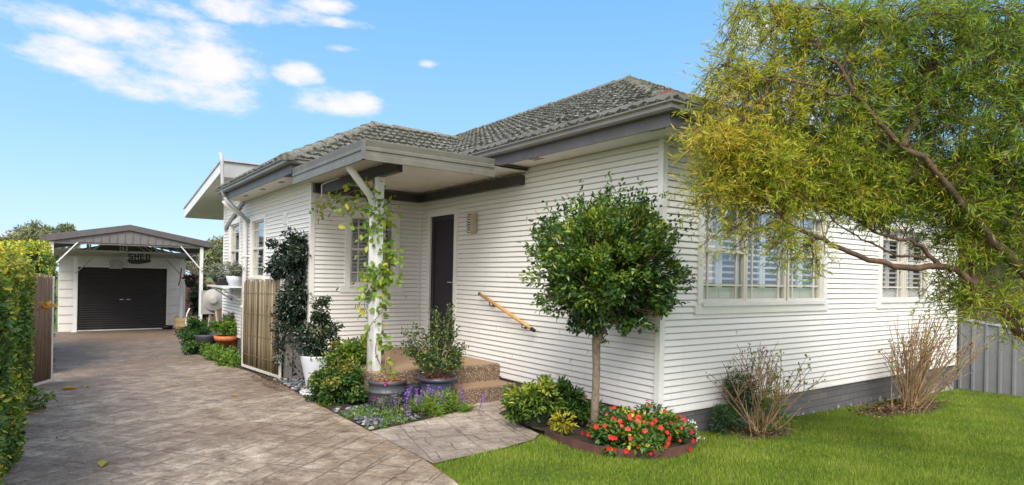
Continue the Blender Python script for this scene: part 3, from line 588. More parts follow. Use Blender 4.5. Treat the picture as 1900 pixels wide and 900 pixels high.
# tiled roof: courses of rolled tiles on each roof plane, built in plane coordinates
def tiles(A, B, T0, T1, name, zoff=0, cw=.15, ch=.215):
    """eave runs A->B, upslope edge runs T0 (above A) -> T1 (above B); real stepped and rolled surface"""
    A, B, T0, T1 = map(Vector, (A, B, T0, T1)); e = (B-A).normalized(); Lh = (B-A).length
    s = (T0-A) - e*((T0-A).dot(e)); S = s.length; s.normalize(); nrm = e.cross(s)
    if nrm.z < 0: nrm = -nrm
    l0, l1 = (T0-A).dot(e), (T1-A).dot(e)
    m = MB(); nc = int(math.ceil(S/ch)); sub = 4
    for j in range(nc):
        v0 = j*ch; v1 = min(S, v0+ch); 
        for r in (0,):
            x0a = l0*v0/S; x1a = Lh+(l1-Lh)*v0/S; x0b = l0*v1/S; x1b = Lh+(l1-Lh)*v1/S
            xa = min(x0a, x0b) if False else x0a
            lo = min(x0a, x0b); hi = max(x1a, x1b); n = max(2, int((hi-lo)/(cw/sub)))
            V = []; 
            jit = [random.uniform(-.006,.006) for _ in range(int(n/sub)+2)]
            for i in range(n+1):
                x = lo+(hi-lo)*i/n; ph = (x/cw)%1; roll = .022*math.sin(math.pi*min(1, ph/.62)) if ph < .62 else 0; jj = jit[min(len(jit)-1, i//sub)]
                xa_ = min(max(x, x0a), x1a); xb_ = min(max(x, x0b), x1b)
                pf = A+e*xa_+s*v0; pb = A+e*xb_+s*v1
                hf = .045+roll+jj*1.6; hb = .006+roll
                V += [pf+nrm*(hf-.04), pf+nrm*hf, pb+nrm*hb]
            F = []
            for i in range(n):
                b = i*3; F += [(b, b+3, b+4, b+1), (b+1, b+4, b+5, b+2)]
            m.add(V, F)
    return m.build(name, 'tile', HOUSE)
def ridge(parts, name='ridge_cap', r=.10):
    m = MB()
    for (a, b) in parts:
        a, b = Vector(a), Vector(b); L = (b-a).length; n = max(1, int(L/.36)); t = (b-a)/L; sd = t.cross(Vector((0,0,1))).normalized(); u = sd.cross(t)
        for i in range(n):
            p0 = a+t*(L*i/n-.03); p1 = a+t*(L*(i+1)/n+.02); r0, r1 = r*random.uniform(1.0,1.12), r*random.uniform(.80,.88); h = .03+random.uniform(-.006,.006)
            V = []
            for p, rr in ((p0, r0), (p1, r1)):
                for k in range(9):
                    an = math.pi*k/8; V.append(p+sd*math.cos(an)*rr*1.15+u*(math.sin(an)*rr*.85+h-.05))
            k2 = 9; m.add(V, [(k, k+1, k+1+k2, k+k2) for k in range(8)]+[tuple(range(9)), tuple(range(17, 8, -1))])
    return m.build(name, 'ridge', HOUSE)
ZE = 3.17; AP = (3.55,3.87,5.27); AP2 = (3.6,10.6,5.27); EX = -.55
roofs = [tiles((EX,11.2,ZE),(EX,-.55,ZE),AP2,AP,'roof'), tiles((EX,-.55,ZE),(8.15,-.55,ZE),AP,AP,'roof'), tiles((8.15,-.55,ZE),(8.15,11.2,ZE),AP,AP2,'roof')]
ridge([((-.28,-.26,ZE+.12),AP),((8.15,-.55,ZE+.02),AP),(AP,AP2)])
WA = (-2.38,4.58,ZE); t_ = 2.2; WP = (WA[0]+t_,WA[1]+t_,ZE+.55*t_); 
tiles((-2.38,4.58,ZE),(-.4,4.58,ZE),WP,(WP[0]+2.0,WP[1],WP[2]),'roof')
tiles((-2.38,9.3,ZE),(-2.38,4.58,ZE),(WP[0],9.25,WP[2]),WP,'roof')
ridge([(WA,WP),(WP,(WP[0]+1.75,WP[1],WP[2]))])
m = MB(); m.poly([(-2.38,9.28,ZE),(WP[0],9.28,WP[2]),(3,9.28,WP[2]),(3,9.28,ZE)], .03, (0,-1,0)); m.poly([(WP[0],WP[1],WP[2]),(WP[0]+2.2,WP[1],WP[2]),(WP[0]+2.2,9.28,WP[2]),(WP[0],9.28,WP[2])]); m.build('roof_infill', 'tile', HOUSE)
# terracotta-coloured starter tile at the hip corner
m = MB(); m.poly([(-.56,-.22,ZE+.03),(-.22,-.56,ZE+.03),(-.20,-.54,ZE+.07),(-.36,-.36,ZE+.19),(-.54,-.20,ZE+.07)], .05, (.7,.7,0)); m.build('hip_starter', pm('oldtile', (.24,.06,.035), (.15,.045,.03), 30, .9), HOUSE)
# raised skillion roof over the rear extension
x0, x1, y0, y1 = -2.27, 3.0, 9.25, 13.6; za, zb = 3.78, 3.16
m = MB()
m.box8([(x0,y0,za-.3),(x1,y0,za-.3),(x1,y0+.03,za-.3),(x0,y0+.03,za-.3),(x0,y0,za),(x1,y0,za),(x1,y0+.03,za),(x0,y0+.03,za)])
er = m.build('rear_fascia', pm('rearfascia', (.42,.42,.43), (.36,.36,.37), 3, .5), HOUSE)
m = MB(); m.box8([(x0-.025,y0,za-.2),(x0,y0,za-.2),(x0,y1,zb-.2),(x0-.025,y1,zb-.2),(x0-.025,y0,za+.01),(x0,y0,za+.01),(x0,y1,zb+.01),(x0-.025,y1,zb+.01)])
m.build('rear_barge', 'trim', er)
m = MB(); m.box8([(x0,y0+.03,za-.21),(x1,y0+.03,za-.21),(x1,y1,zb-.21),(x0,y1,zb-.21),(x0,y0+.03,za-.19),(x1,y0+.03,za-.19),(x1,y1,zb-.19),(x0,y1,zb-.19)]); m.build('rear_soffit', 'soffit', er)
m = MB(); m.box8([(x0-.05,y0-.05,za+.01),(x1,y0-.05,za+.01),(x1,y1+.05,zb+.01),(x0-.05,y1+.05,zb+.01),(x0-.05,y0-.05,za+.04),(x1,y0-.05,za+.04),(x1,y1+.05,zb+.04),(x0-.05,y1+.05,zb+.04)]); m.build('roof', pm('zinc', (.45,.47,.5), (.4,.42,.45), 3, .35), HOUSE)
siding(LEFT, -11.15, -9.25, ZT+.1, 3.6, name='wall')
m = MB(); m.bar((-1.87,9.2,3.05),(-1.87,10.9,2.55),.03,.09); m.build('barge_board', 'gutter', HOUSE)
# downpipes
m = MB(); m.tube([at(409,283,12.0),at(412,300,12.0),at(413,352,12.0),at(416,366,12.0)], .036, 8); m.tube([at(416,366,12.0),at(440,390,12.1),at(463,413,12.3)], .034, 8)
m.build('vent_pipe', 'colorcap', HOUSE)
m = MB(); m.tube([(-2.3,8.95,2.98),(-2.2,8.95,2.86),(-1.95,8.93,2.72),(-1.9,8.92,2.6),(-1.9,8.92,-.1)], .045, 8); 
for z in (.9,1.9): m.box(-1.96,-1.84,8.86,8.98,z,z+.03)
m.build('downpipe', 'trim', HOUSE)
m = MB(); m.fbox(LEFT, -6.5, -6.32, 2.40, 2.58, 0, .03)
for k in range(6): m.fbox(LEFT, -6.49, -6.33, 2.415+k*.026, 2.425+k*.026, .03, .04)
m.build('wall_vent', 'trim', HOUSE)

# porch roof (fixed to the house)
XA, XB, YA, YB = -2.27, -.56, 2.18, 4.66
m = MB(); 
def faschan(mb, a, b, n, z0, z1):
    a, b, n = Vector(a), Vector(b), Vector(n); prof = [(-.03,z0),(0,z0),(0,z0+.06),(-.008,z0+.068),(-.008,z0+.10),(.004,z0+.11),(.004,z0+.14),(-.006,z0+.15),(.006,z1-.01),(.006,z1),(-.03,z1)]
    k = len(prof); Z = Vector((0,0,1)); vs = [a+n*d+Z*z for d, z in prof]+[b+n*d+Z*z for d, z in prof]; mb.add(vs, [(j, j+k, j+k+1, j+1) for j in range(k-1)]+[tuple(range(k)), tuple(range(2*k-1,k-1,-1))])
faschan(m, (XA,YA,0), (XB,YA,0), (0,-1,0), 2.83, 3.05); faschan(m, (XA,YB,0), (XA,YA,0), (-1,0,0), 2.83, 3.05)
m.box(XA-.0075,XA+.03,YA-.0075,YA+.03,2.835,3.045); pr = m.build('porch_roof', 'porchfascia', HOUSE)
m = MB(); nx = 120; V = []; 
for i in range(nx+1):
    y = YA+.02+(5.1-YA)*i/nx; z = 2.945+.012*math.sin(i*math.pi*2/6); V += [(XA+.02,y,z),(0,y,z+.02)]
m.add(V, [(2*i,2*i+1,2*i+3,2*i+2) for i in range(nx)], True); m.build('roof_sheet', 'sheet', pr)
m = MB(); m.box(XA+.01, -.02, YA+.02, 5.1, 2.985, 3.0); m.build('roof_top', 'roofgrey', pr)
m = MB(); m.box(-1.75,-1.68,YA+.25,5.1,2.79,2.925).box(-1.83,-.05,5.03,5.12,2.80,2.92).box(-.09,-.012,YA+.1,5.03,2.80,2.92); m.build('porch_beam', 'beam', pr)
m = MB(); m.box(-1.765,-1.675,2.93,3.02,.42,2.79); m.build('porch_post', 'white', HOUSE, bevel=.004)
q_ = at(692,378,7.66); m = MB(); m.tube([at(642,297,7.2), at(645,304,7.2), at(652,316,7.22), at(686,362,7.55), q_, Vector((q_.x,q_.y,2.2)), Vector((q_.x,q_.y,.1))], .042, 10); m.build('downpipe', 'white', HOUSE)

# landing and step
LS = empty('porch_steps', (-.9,2.7,0), 'pebble-finish concrete landing and step at the front door', 'steps')
m = MB(); m.box(-1.85,-.015,2.75,5.12,.16,.42); m.build('landing', 'aggregate', LS, bevel=.015)
m = MB(); m.box(-.93,-.016,2.36,2.78,.0,.20); m.build('step', 'aggregate', LS, bevel=.015)
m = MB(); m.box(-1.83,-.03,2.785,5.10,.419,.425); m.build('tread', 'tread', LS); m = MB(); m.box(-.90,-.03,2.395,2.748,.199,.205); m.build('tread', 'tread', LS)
m = MB(); m.box(-1.80,-.02,2.85,5.1,-.02,.165); m.build('plinth', 'brick', LS)

# handrail and wall light
HR = empty('handrail', (-.08,2.6,1.1), 'short sloping timber handrail with black brackets on the white wall', 'handrail')
m = MB(); a, b = Vector((-.085,3.18,1.35)), Vector((-.085,1.97,.95)); m.tube([a, b], .022, 12); m.build('rail', 'rail', HR)
m = MB(); t = (b-a).normalized(); m.tube([a-t*.02, a+t*.01], .0235, 12); m.build('end_cap', 'black', HR); m = MB(); m.tube([b-t*.02, b+t*.04], .0235, 12); m.build('end_cap', 'black', HR)
for f in (.2, .82):
    p = a.lerp(b, f); m = MB(); m.tube([p+Vector((0,0,-.02)), p+Vector((0,0,-.06)), p+Vector((.04,0,-.075)), p+Vector((.078,0,-.05))], .008, 6); m.tube([(-.02,p.y,p.z-.055),(-.004,p.y,p.z-.055)], .032, 14); m.build('bracket', 'black', HR)
WL = empty('wall_light', (-.02,3.48,2.36), 'stainless steel louvred wall light beside the front door', 'wall light')
m = MB(); m.fbox(SIDE, -3.53, -3.40, 2.22, 2.51, .014, .03); m.build('backplate', 'tan', WL)
m = MB(); m.fbox(SIDE, -3.42, -3.39, 2.225, 2.505, .03, .12); m.build('side_panel', 'tan', WL)
m = MB(); c = Vector((-.075,3.50,0))
for k in range(7):
    m = MB(); m.lathe(c+Vector((0,0,2.235+k*.037)), [(.0,.0),(.048,.0),(.052,.004),(.052,.022),(.048,.026),(0,.026)], 20); m.build('louvre', 'metal', WL)
m = MB(); m.tube([c+Vector((0,0,2.23)), c+Vector((0,0,2.5))], .034, 14); m.build('diffuser', 'black', WL)

# ------------------------------------------------------------------ garage and carport
GY = 20.5; gl = gz(0, GY); GF = Fr((-4.84,GY,0), (1,0,0), (0,-1,0)); GW = 3.62
GA = empty('garage', (-3.05,GY,gl), 'white weatherboard garage with a charcoal roller door at the end of the driveway', 'garage')
siding(GF, 0, GW, gl, 2.05, [(.50,3.05,gl-.1,1.66)], .29, 'wall', GA, 'garagewall', .02)
m = MB(); m.fbox(GF, 0, .50, gl, 2.05, -.1, -.006).fbox(GF, 3.05, GW, gl, 2.05, -.1, -.006).fbox(GF, .5, 3.05, 1.66, 2.05, -.1, -.006); m.box(-4.84,-4.74,GY+.1,GY+6,gl,2.05).box(-4.84+GW-.1,-4.84+GW,GY+.1,GY+6,gl,2.05).box(-4.84,-4.84+GW,GY+5.9,GY+6,gl,2.05); m.fbox(GF, GW-.06, GW+.01, gl, 2.05, 0, .03); m.fbox(GF,.42,.5,gl,1.70,-.02,.03).fbox(GF,3.05,3.13,gl,1.70,-.02,.03).fbox(GF,.42,3.13,1.66,1.74,-.019,.035).fbox(GF,.0,3.62,1.95,2.15,-.02,.02)
m.build('wall_frame', 'garagewall', GA)
m = MB(); n = 56; z0 = gl+.03; prof = []
for i in range(n*3+1):
    z = z0+(1.66-z0)*i/(n*3); prof.append((z, -.05+.016*(.5+.5*math.cos(2*math.pi*i/6))))
V = []
for z, d in prof: V += [GF.p(.5,z,d), GF.p(3.05,z,d)]
m.add(V, [(2*i,2*i+1,2*i+3,2*i+2) for i in range(len(prof)-1)]); rd = m.build('roller_door', pm('rollerdoor', (.022,.019,.020), (.017,.015,.016), 3, .5), GA)
m = MB(); m.fbox(GF, .5, 3.05, gl, gl+.04, -.06, .0); m.build('bottom_rail', 'white', rd)
for x in (1.72, 1.92):
    m = MB(); m.fbox(GF, x-.055, x+.055, .58, .605, -.035, -.005); m.build('handle', 'metal', rd)
m = MB(); m.lathe(GF.p(1.82,.59,-.02), [(0,0),(.02,0),(.02,.02),(0,.02)], 10); m.build('lock', 'black', rd)
m = MB()
for s, xa, xb in ((1,-5.1,-3.03),(-1,-.96,-3.03)): m.poly([(xa,GY-.25,2.05),(xb,GY-.25,2.55),(xb,GY+6.1,2.55),(xa,GY+6.1,2.05)], .04)
m.poly([(-4.84,GY+.02,2.04),(-1.22,GY+.02,2.04),(-3.03,GY+.02,2.5)], .05, (0,1,0)); m.build('roof', 'roofgrey', GA)
m = MB(); m.box(-5.2,-5.08,GY-.28,GY+6,1.97,2.09); m.build('gutter', 'roofgrey', GA); m = MB(); m.box(-.98,-.86,GY-.28,GY+6,1.97,2.09); m.build('gutter', 'roofgrey', GA)
m = MB(); m.fbox(GF, 1.35, 1.70, 1.62, 1.86, .0, .22); m.build('motor_box', 'truss', GA)

CY0 = 16.9; cg = gz(0, CY0); XL, XR = -5.02, -1.32
CPt = empty('carport', (-3.2,CY0,cg), 'open gabled carport with white posts and a dark grey roof in front of the garage', 'carport')
posts = [(XL,CY0,2.33),(XR,CY0,2.33),(-4.42,20.1,2.0),(-1.42,19.9,2.0)]
for (x, y, z) in posts:
    m = MB(); m.box(x-.045,x+.045,y-.045,y+.045,gz(x,y),z).box(x-.08,x+.08,y-.08,y+.08,gz(x,y),gz(x,y)+.02); m.build('post', 'white', CPt)
AX, AZ = -3.22, 2.86
m = MB()
for xa in (XL-.16, XR+.2): m.poly([(xa,CY0-.12,2.46),(AX,CY0-.12,AZ),(AX,21.0,AZ-.22),(xa,21.0,2.24)], .03)
m.build('roof', 'roofgrey', CPt)
m = MB()
for xa in (XL-.16, XR+.2): m.poly([(xa,CY0-.15,2.50),(AX,CY0-.15,AZ+.03),(AX,CY0-.15,AZ-.13),(xa,CY0-.15,2.32)], .03, (0,1,0))
m.build('barge_fascia', 'roofgrey', CPt)
for q_ in (XL-.26, XR+.18):
    m = MB(); m.box8([(q_,CY0-.16,2.33),(q_+.12,CY0-.16,2.33),(q_+.12,21.0,2.10),(q_,21.0,2.10),(q_,CY0-.16,2.46),(q_+.12,CY0-.16,2.46),(q_+.12,21.0,2.23),(q_,21.0,2.23)]); m.build('gutter', 'roofgrey', CPt)
m = MB(); m.poly([(XL+.05,CY0-.08,2.34),(XR-.0,CY0-.08,2.34),(AX,CY0-.08,AZ-.12)], .02, (0,1,0)); x = XL+.35
while x < XR-.2:
    zt = 2.36+(AZ-.12-2.36)*(1-abs(x-AX)/((AX-XL) if x < AX else (XR-AX))); m.box(x-.008,x+.008,CY0-.105,CY0-.08,2.37,max(2.38, zt-.02)); x += .19
m.build('gable_infill', 'gable', CPt)
m = MB(); m.box(XL,XR,CY0-.03,CY0+.03,2.29,2.345); m.build('front_beam', 'truss', CPt)
for yy in (17.6, 18.9, 20.0):
    m = MB(); zb_ = 2.12-.03*(yy-17.6); m.bar((XL,yy,zb_),(XR,yy,zb_),.04,.06).bar((XL,yy,2.36),(AX,yy,AZ-.08),.04,.06).bar((XR,yy,2.36),(AX,yy,AZ-.08),.04,.06).bar((AX,yy,zb_),(AX,yy,AZ-.1),.04,.04)
    for s in (-1,1): m.bar((AX+s*.9,yy,zb_),(AX+s*.9,yy,2.56),.035,.035).bar((AX+s*.9,yy,zb_),(AX+s*.1,yy,AZ-.12),.035,.035).bar((AX+s*.9,yy,2.58),(AX+s*1.5,yy,zb_),.035,.035)
    m.build('truss', 'truss', CPt)
for s, x in ((1, XL), (-1, XR)):
    m = MB(); m.bar((x,CY0-.05,1.62),(x+s*.58,CY0-.06,2.33),.05,.03); m.build('brace', 'white', CPt)
for s, x in ((1, -4.42), (-1, -1.42)):
    m = MB(); m.bar((x,20.0,1.45),(x+s*.45,19.95,1.95),.04,.03); m.build('brace', 'truss', CPt)
# hanging SHED sign
SG = empty('shed_sign', (-2.8,18.5,1.95), 'black metal sign reading SHED hanging under the carport roof', 'sign')
FONT5 = {'S':[((.1,.9),(.9,.9)),((.1,.9),(.1,.5)),((.1,.5),(.9,.5)),((.9,.5),(.9,.1)),((.1,.1),(.9,.1))],'H':[((.12,0),(.12,1)),((.88,0),(.88,1)),((.1,.5),(.9,.5))],'E':[((.12,0),(.12,1)),((.1,.92),(.9,.92)),((.1,.5),(.8,.5)),((.1,.08),(.9,.08))],'D':[((.12,0),(.12,1)),((.1,.92),(.65,.92)),((.65,.92),(.9,.7)),((.9,.7),(.9,.3)),((.9,.3),(.65,.08)),((.1,.08),(.65,.08))]}
sx, sw, sh_, sz = -3.10, .11, .165, 1.93; sy = 18.5
for i, ch in enumerate('SHED'):
    m = MB(); w = .115; x = sx+i*.155
    for (p, q) in FONT5[ch]:
        a = Vector((x+p[0]*w, sy, sz+p[1]*sh_)); b = Vector((x+q[0]*w, sy, sz+q[1]*sh_)); t = (b-a).normalized()*.014; m.bar(a-t, b+t, .035, .035, upv=(0,1,0))
    m.build('letter', 'black', SG)
m = MB(); m.poly([(sx-.03,sy,sz-.01),(sx+.62,sy,sz-.01),(sx+.58,sy,sz-.09),(sx+.3,sy,sz-.15),(sx+.08,sy,sz-.15),(sx-.03,sy,sz-.09)], .03, (0,1,0)); m.bar((sx+.05,sy,sz+.18),(sx+.05,sy,2.2),.01,.01).bar((sx+.6,sy,sz+.18),(sx+.6,sy,2.2),.01,.01); m.build('backing_plate', 'black', SG)

# ------------------------------------------------------------------ left side: hedges and gate leaf
def hedge(name, x0, x1, y0, y1, ztop, n, L, label, seed, wave=.045, topn=.42):
    root = empty(name, ((x0+x1)/2, (y0+y1)/2, gz(0,(y0+y1)/2)), label, 'hedge')
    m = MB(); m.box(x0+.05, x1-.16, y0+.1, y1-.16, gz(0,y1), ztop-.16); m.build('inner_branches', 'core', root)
    # side facing the drive, top, and end faces
    fr = [('side', (y1-y0)*ztop), ('top', (y1-y0)*(x1-x0)*1.1), ('end', (x1-x0)*ztop), ('near', (x1-x0)*ztop)]
    tot = sum(a for _, a in fr); Ps = []; Os = []; 
    for k, a in fr:
        q = int(n*a/tot); u = rng.random(q); v = rng.random(q); dep = np.abs(rng.normal(0, .07, q))
        if k == 'side': y = y0+(y1-y0)*u; z = ztop*v; Ps.append(np.stack([x1-dep, y, z], 1)); Os.append(np.tile([1,0,0.], (q,1)))
        elif k == 'top': x = x0+(x1-x0)*u; y = y0+(y1-y0)*v; Ps.append(np.stack([x, y, ztop-dep*1.2], 1)); Os.append(np.tile([0,0,1.], (q,1)))
        elif k == 'end': x = x0+(x1-x0)*u; z = ztop*v; Ps.append(np.stack([x, y1-dep, z], 1)); Os.append(np.tile([0,1.,0], (q,1)))
        else: x = x0+(x1-x0)*u; z = ztop*v; Ps.append(np.stack([x, y0+dep, z], 1)); Os.append(np.tile([0,-1.,0], (q,1)))
    P = np.concatenate(Ps); O = np.concatenate(Os); N_ = len(P)
    w = wave*(np.sin(P[:,1]*3.1+P[:,2]*4)+np.sin(P[:,1]*7.3+P[:,2]*6.1+2)*.6+np.sin(P[:,0]*9+P[:,1]*5)*.5); P = P+O*w[:,None]
    # round the top edge
    ed = np.clip((P[:,2]-(ztop-.25))/.25, 0, 1); P[:,0] -= np.where(O[:,0] > .5, ed**2*.14, 0)
    P[:,2] += np.array([gz(0,y) for y in P[:,1]])*(1-P[:,2]/ztop)
    D = O*.5+rdir(N_)*.9; N = O*.8+rdir(N_)*.5+np.array([0,0,.35])
    lv = .56+.14*np.sin(P[:,1]*5+P[:,2]*7)+rng.normal(0,.22,N_)+topn*np.clip((P[:,2]-ztop+.28)/.28,0,1)
    leaves('leaves', P, D, N, L*rng.uniform(.6,1.2,N_), L*.5*rng.uniform(.7,1.2,N_), lv, 'lf_hedge', root, None, 'h')
    m = MB(); rs = random.Random(seed)
    for _ in range(int((y1-y0)*28)):
        y = rs.uniform(y0, y1); z = rs.uniform(.15, ztop*.95); p = Vector((x1-.08, y, z+gz(0,y))); d = Vector((rs.uniform(.2,.9), rs.uniform(-1,1), rs.uniform(.2,1.4))).normalized()*rs.uniform(.1,.26)
        m.tube([p, p+d*.5+Vector((0,0,.01)), p+d], [.004,.003,.0015], 4, False)
    m.build('twigs', 'vinestem', root)['kind'] = 'stuff'; return root
hedge('hedge', -6.6, -5.19, .2, 6.1, 1.72, 70000, .052, 'near clipped green hedge with yellow new growth filling the left edge', 1)
hedge('hedge', -6.4, -5.0, 8.2, 14.2, 1.98, 30000, .06, 'far clipped hedge with yellow top, behind the leaning brown gate', 2)
GLf = empty('brushwood_gate', (-4.95,6.8,-.08), 'weathered brown brushwood gate panel with pale frame, standing open beside the hedge', 'gate')
a, b = Vector((-4.94,7.2,-.08)), Vector((-5.3,6.3,-.06)); t = (b-a).normalized(); nn = Vector((t.y,-t.x,0)); nn = nn if nn.x > 0 else -nn
m = MB()
L_ = (b-a).length; k = 0; s = .03
while s < L_-.02:
    m.cur = random.random(); p = a+t*s+nn*random.uniform(-.008,.008); m.tube([p+Vector((0,0,.06)), p+Vector((random.uniform(-.006,.006),0,.8)), p+Vector((0,0,1.56+random.uniform(-.03,.03)))], random.uniform(.007,.012), 5); s += .015
m.build('brushwood', 'reed', GLf)
m = MB(); z = Vector((0,0,1)); m.bar(a+z*.03, a+z*1.56, .035, .035).bar(a+z*.045, b+z*.045, .03, .035).bar(b+z*.03, b+z*1.56, .035, .035); m.build('gate_frame', 'white', GLf)

# weed and yellow leaves at the hedge
o = empty('weed', (-5.0,4.7,0), 'leafy green weed growing at the foot of the near hedge', 'weed'); foliage('leaves', (-5.08,4.7,.10), (.13,.3,.11), 260, .055, .035, 'lf_weed', o, 20, .08)
o = empty('yellow_leaf_shoot', (-5.1,5.7,1.1), 'orange-yellow dying leaves sticking out beside the brushwood gate', 'leaves'); foliage('leaves', tuple(at(84,574,8.0)), (.11,.08,.06), 20, .09, .06, 'lf_dry', o, 3, .05)

# right-hand bamboo gate
BG = empty('bamboo_gate', (-2.2,5.5,-.04), 'open gate panel of pale bamboo canes in a cream metal frame', 'gate')
a, b = Vector((-2.15,5.5,-.02)), Vector((-2.26,7.35,-.06)); t = (b-a).normalized(); nn = Vector((-1,0,0)); L_ = (b-a).length; s = .05; m = MB(); mt = MB()
while s < L_-.04:
    m.cur = random.uniform(-.15,.7); p = a+t*s+nn*random.uniform(-.006,.008); r = random.uniform(.008,.014); lean = random.uniform(-.01,.01); hh = 1.50+random.uniform(-.03,.03)
    m.tube([p+Vector((0,0,.07)), p+t*lean+Vector((0,0,.5)), p+t*lean*1.4+Vector((0,0,1.0)), p+Vector((0,0,hh))], r, 6); s += r*2+random.choice([.0,.001,.003,.008])
m.build('cane', 'bamboo', BG)
for zz in (.25,.6,.95,1.3): mt.bar(a+nn*.016+z*zz, b+nn*.016+z*(zz+random.uniform(-.02,.02)), .004, .006)
mt.build('tie_wire', 'twig', BG)
m = MB(); m.bar(a+z*.02, a+z*1.53, .04, .03).bar(b+z*.02, b+z*1.53, .035, .035).bar(a+z*.04, b+z*.04, .035, .04).bar(a+z*1.3-nn*.02, b+z*1.3-nn*.02, .02, .02); m.build('gate_frame', 'cream', BG)
GP = empty('gate_post', (-2.06,5.4,0), 'weathered grey timber gate post with lattice screen running to the house', 'gate post')
m = MB(); m.box(-2.11,-2.01,5.36,5.46,-.05,1.55); m.build('post', 'postgrey', GP, bevel=.004)
m = MB(); c0 = -2.0
for k in range(-8, 10):
    for s in (1,-1):
        x0_, x1_ = -2.0, -1.84; zc = k*.12+.3
        za_ = zc; zb_ = zc+s*.16
        if -.02 < min(za_, zb_) and max(za_, zb_) < 1.45: m.bar((x0_,5.40+s*.006,za_),(x1_,5.40+s*.006,zb_),.03,.008,upv=(0,1,0))
m.bar((-2.0,5.4,.02),(-1.84,5.4,.02),.05,.04).bar((-2.0,5.4,1.48),(-1.84,5.4,1.48),.05,.04); m.build('lattice', 'postgrey', GP)
# wider low lattice in front (towards the drive)
m = MB(); 
for k in range(-3, 6):
    p0 = Vector((-2.06,5.33,.06)) ; x = -2.0+k*.09
    for s in (1,-1):
        xa_ = x; xb_ = x+s*.35
        xa2, xb2 = max(-2.0,min(-1.66,xa_)), max(-2.0,min(-1.66,xb_))
        if abs(xa2-xb2) > .02:
            za_ = .04+abs(xa2-xa_); zb_ = .04+abs(xb2-xa_); m.bar((xa2,5.2+s*.005,za_),(xb2,5.2+s*.005,zb_),.03,.008,upv=(0,1,0))
m.build('lattice', 'postgrey', GP)

CLB = empty('climbing_shrub', (-2.05,5.5,0), 'dark glossy climbing shrub smothering the gate post beside the bamboo gate', 'shrub')
for (c, r, n, nc) in (((-2.0,5.55,1.82),(.30,.55,.36),6500,60),((-1.98,5.35,1.2),(.22,.30,.42),3600,36),((-2.02,5.42,.75),(.13,.18,.25),700,14),((-2.16,5.45,.75),(.05,.07,.65),420,16)):
    foliage('leaves', c, r, n, .055, .03, 'lf_climb', CLB, nc, .12, .3, base=.4, vr=.2, topl=.15, droop=.3, clip=lambda P: P[:,0] < -1.86+0*P[:,0] if False else ((P[:,0] < -1.85)|(P[:,1] < 5.1)))
m = MB(); branchy(m, (-2.05,5.5,0), [(-2.0,5.5,1.9),(-1.95,5.4,1.5),(-2.1,5.8,1.8),(-1.98,5.3,1.6),(-2.16,5.45,1.4),(-2.12,5.7,2.1)], .012, .004, .1); m.build('stems', 'vinestem', CLB)

# ------------------------------------------------------------------ pots
def chips(name, c, r, n, parent, mat='mulch', s=.028):
    c = np.array(c); a = rng.random(n)*2*np.pi; rr = np.sqrt(rng.random(n))*r; P = np.stack([c[0]+rr*np.cos(a), c[1]+rr*np.sin(a), c[2]+rng.random(n)*.018+.02*(1-rr/r)], 1)
    return leaves(name, P, rdir(n)*np.array([1,1,.35]), rdir(n)*.3+np.array([0,0,1.]), s*rng.uniform(.6,1.4,n), s*.5, rng.random(n), mat, parent)
# white tall planter with shrub
WPx, WPy = -2.12, 3.93
o = empty('tall_planter', (WPx,WPy,0), 'tall tapered white planter on a round saucer', 'planter'); c = (WPx,WPy,0)
m = MB(); m.lathe((WPx,WPy,.05), [(0,0),(.12,0),(.13,.02),(.155,.18),(.19,.34),(.215,.46),(.215,.48),(.20,.48),(.19,.44),(0,.43)], 32); m.build('pot', 'whitepot', o)
m = MB(); m.lathe((WPx,WPy,.0), [(0,0),(.18,0),(.21,.03),(.215,.06),(.20,.06),(.19,.035),(0,.03)], 32); m.build('saucer', 'white', o)
m = MB(); m.lathe((WPx,WPy,.47), [(.19,0),(.1,.012),(0,.015)], 20); m.build('soil', 'soil', o)
s_ = empty('shrub', (WPx,WPy,.5), 'dark small-leaved shrub growing in the tall white planter', 'shrub')
foliage('leaves', (WPx,WPy,.78), (.27,.27,.30), 3600, .042, .024, 'lf_climb', s_, 46, .09, .3, base=.55); foliage('leaves', (WPx+.04,WPy+.02,1.10), (.13,.13,.20), 1000, .042, .024, 'lf_climb', s_, 16, .07, .2, base=.6)
foliage('leaves', (WPx-.02,WPy-.05,.50), (.17,.17,.03), 200, .03, .02, 'lf_weed', s_, 12, .05)
m = MB(); branchy(m, (WPx,WPy,.48), [(WPx+.1,WPy,.9),(WPx-.12,WPy-.05,.85),(WPx+.03,WPy+.05,1.15),(WPx,WPy-.1,.95)], .01, .004, .04); m.build('stems', 'vinestem', s_)
# mound
s_ = empty('spreading_shrub', (-2.0,3.35,0), 'low spreading green shrub with yellow and reddish leaf tips beside the driveway', 'shrub')
foliage('leaves', (-2.01,3.33,.24), (.36,.46,.32), 10500, .042, .027, 'lf_mound', s_, 90, .10, .35, base=.42, droop=.2)
foliage('leaves', (-1.86,3.62,.55), (.20,.24,.20), 1800, .04, .025, 'lf_mound', s_, 24, .09, .3, base=.6)
m = MB(); m.lathe((-1.98,3.38,.0), [(.24,0),(.25,.15),(.20,.3),(.1,.4),(0,.42)], 14); m.build('inner_branches', 'core', s_)
s_ = empty('lime_shrub', (-1.62,3.6,.0), 'yellow-green leafy plant behind the grey vine pot', 'plant')
foliage('leaves', (-1.66,3.55,.60), (.28,.25,.16), 1500, .055, .03, 'lf_lime', s_, 24, .08, .3, base=.4)
m = MB(); branchy(m, (-1.88,3.6,.1), [(-1.8,3.5,.7),(-1.6,3.6,.7),(-1.5,3.5,.62),(-1.7,3.7,.72)], .008, .003, .04); m.build('stems', 'vinestem', s_)
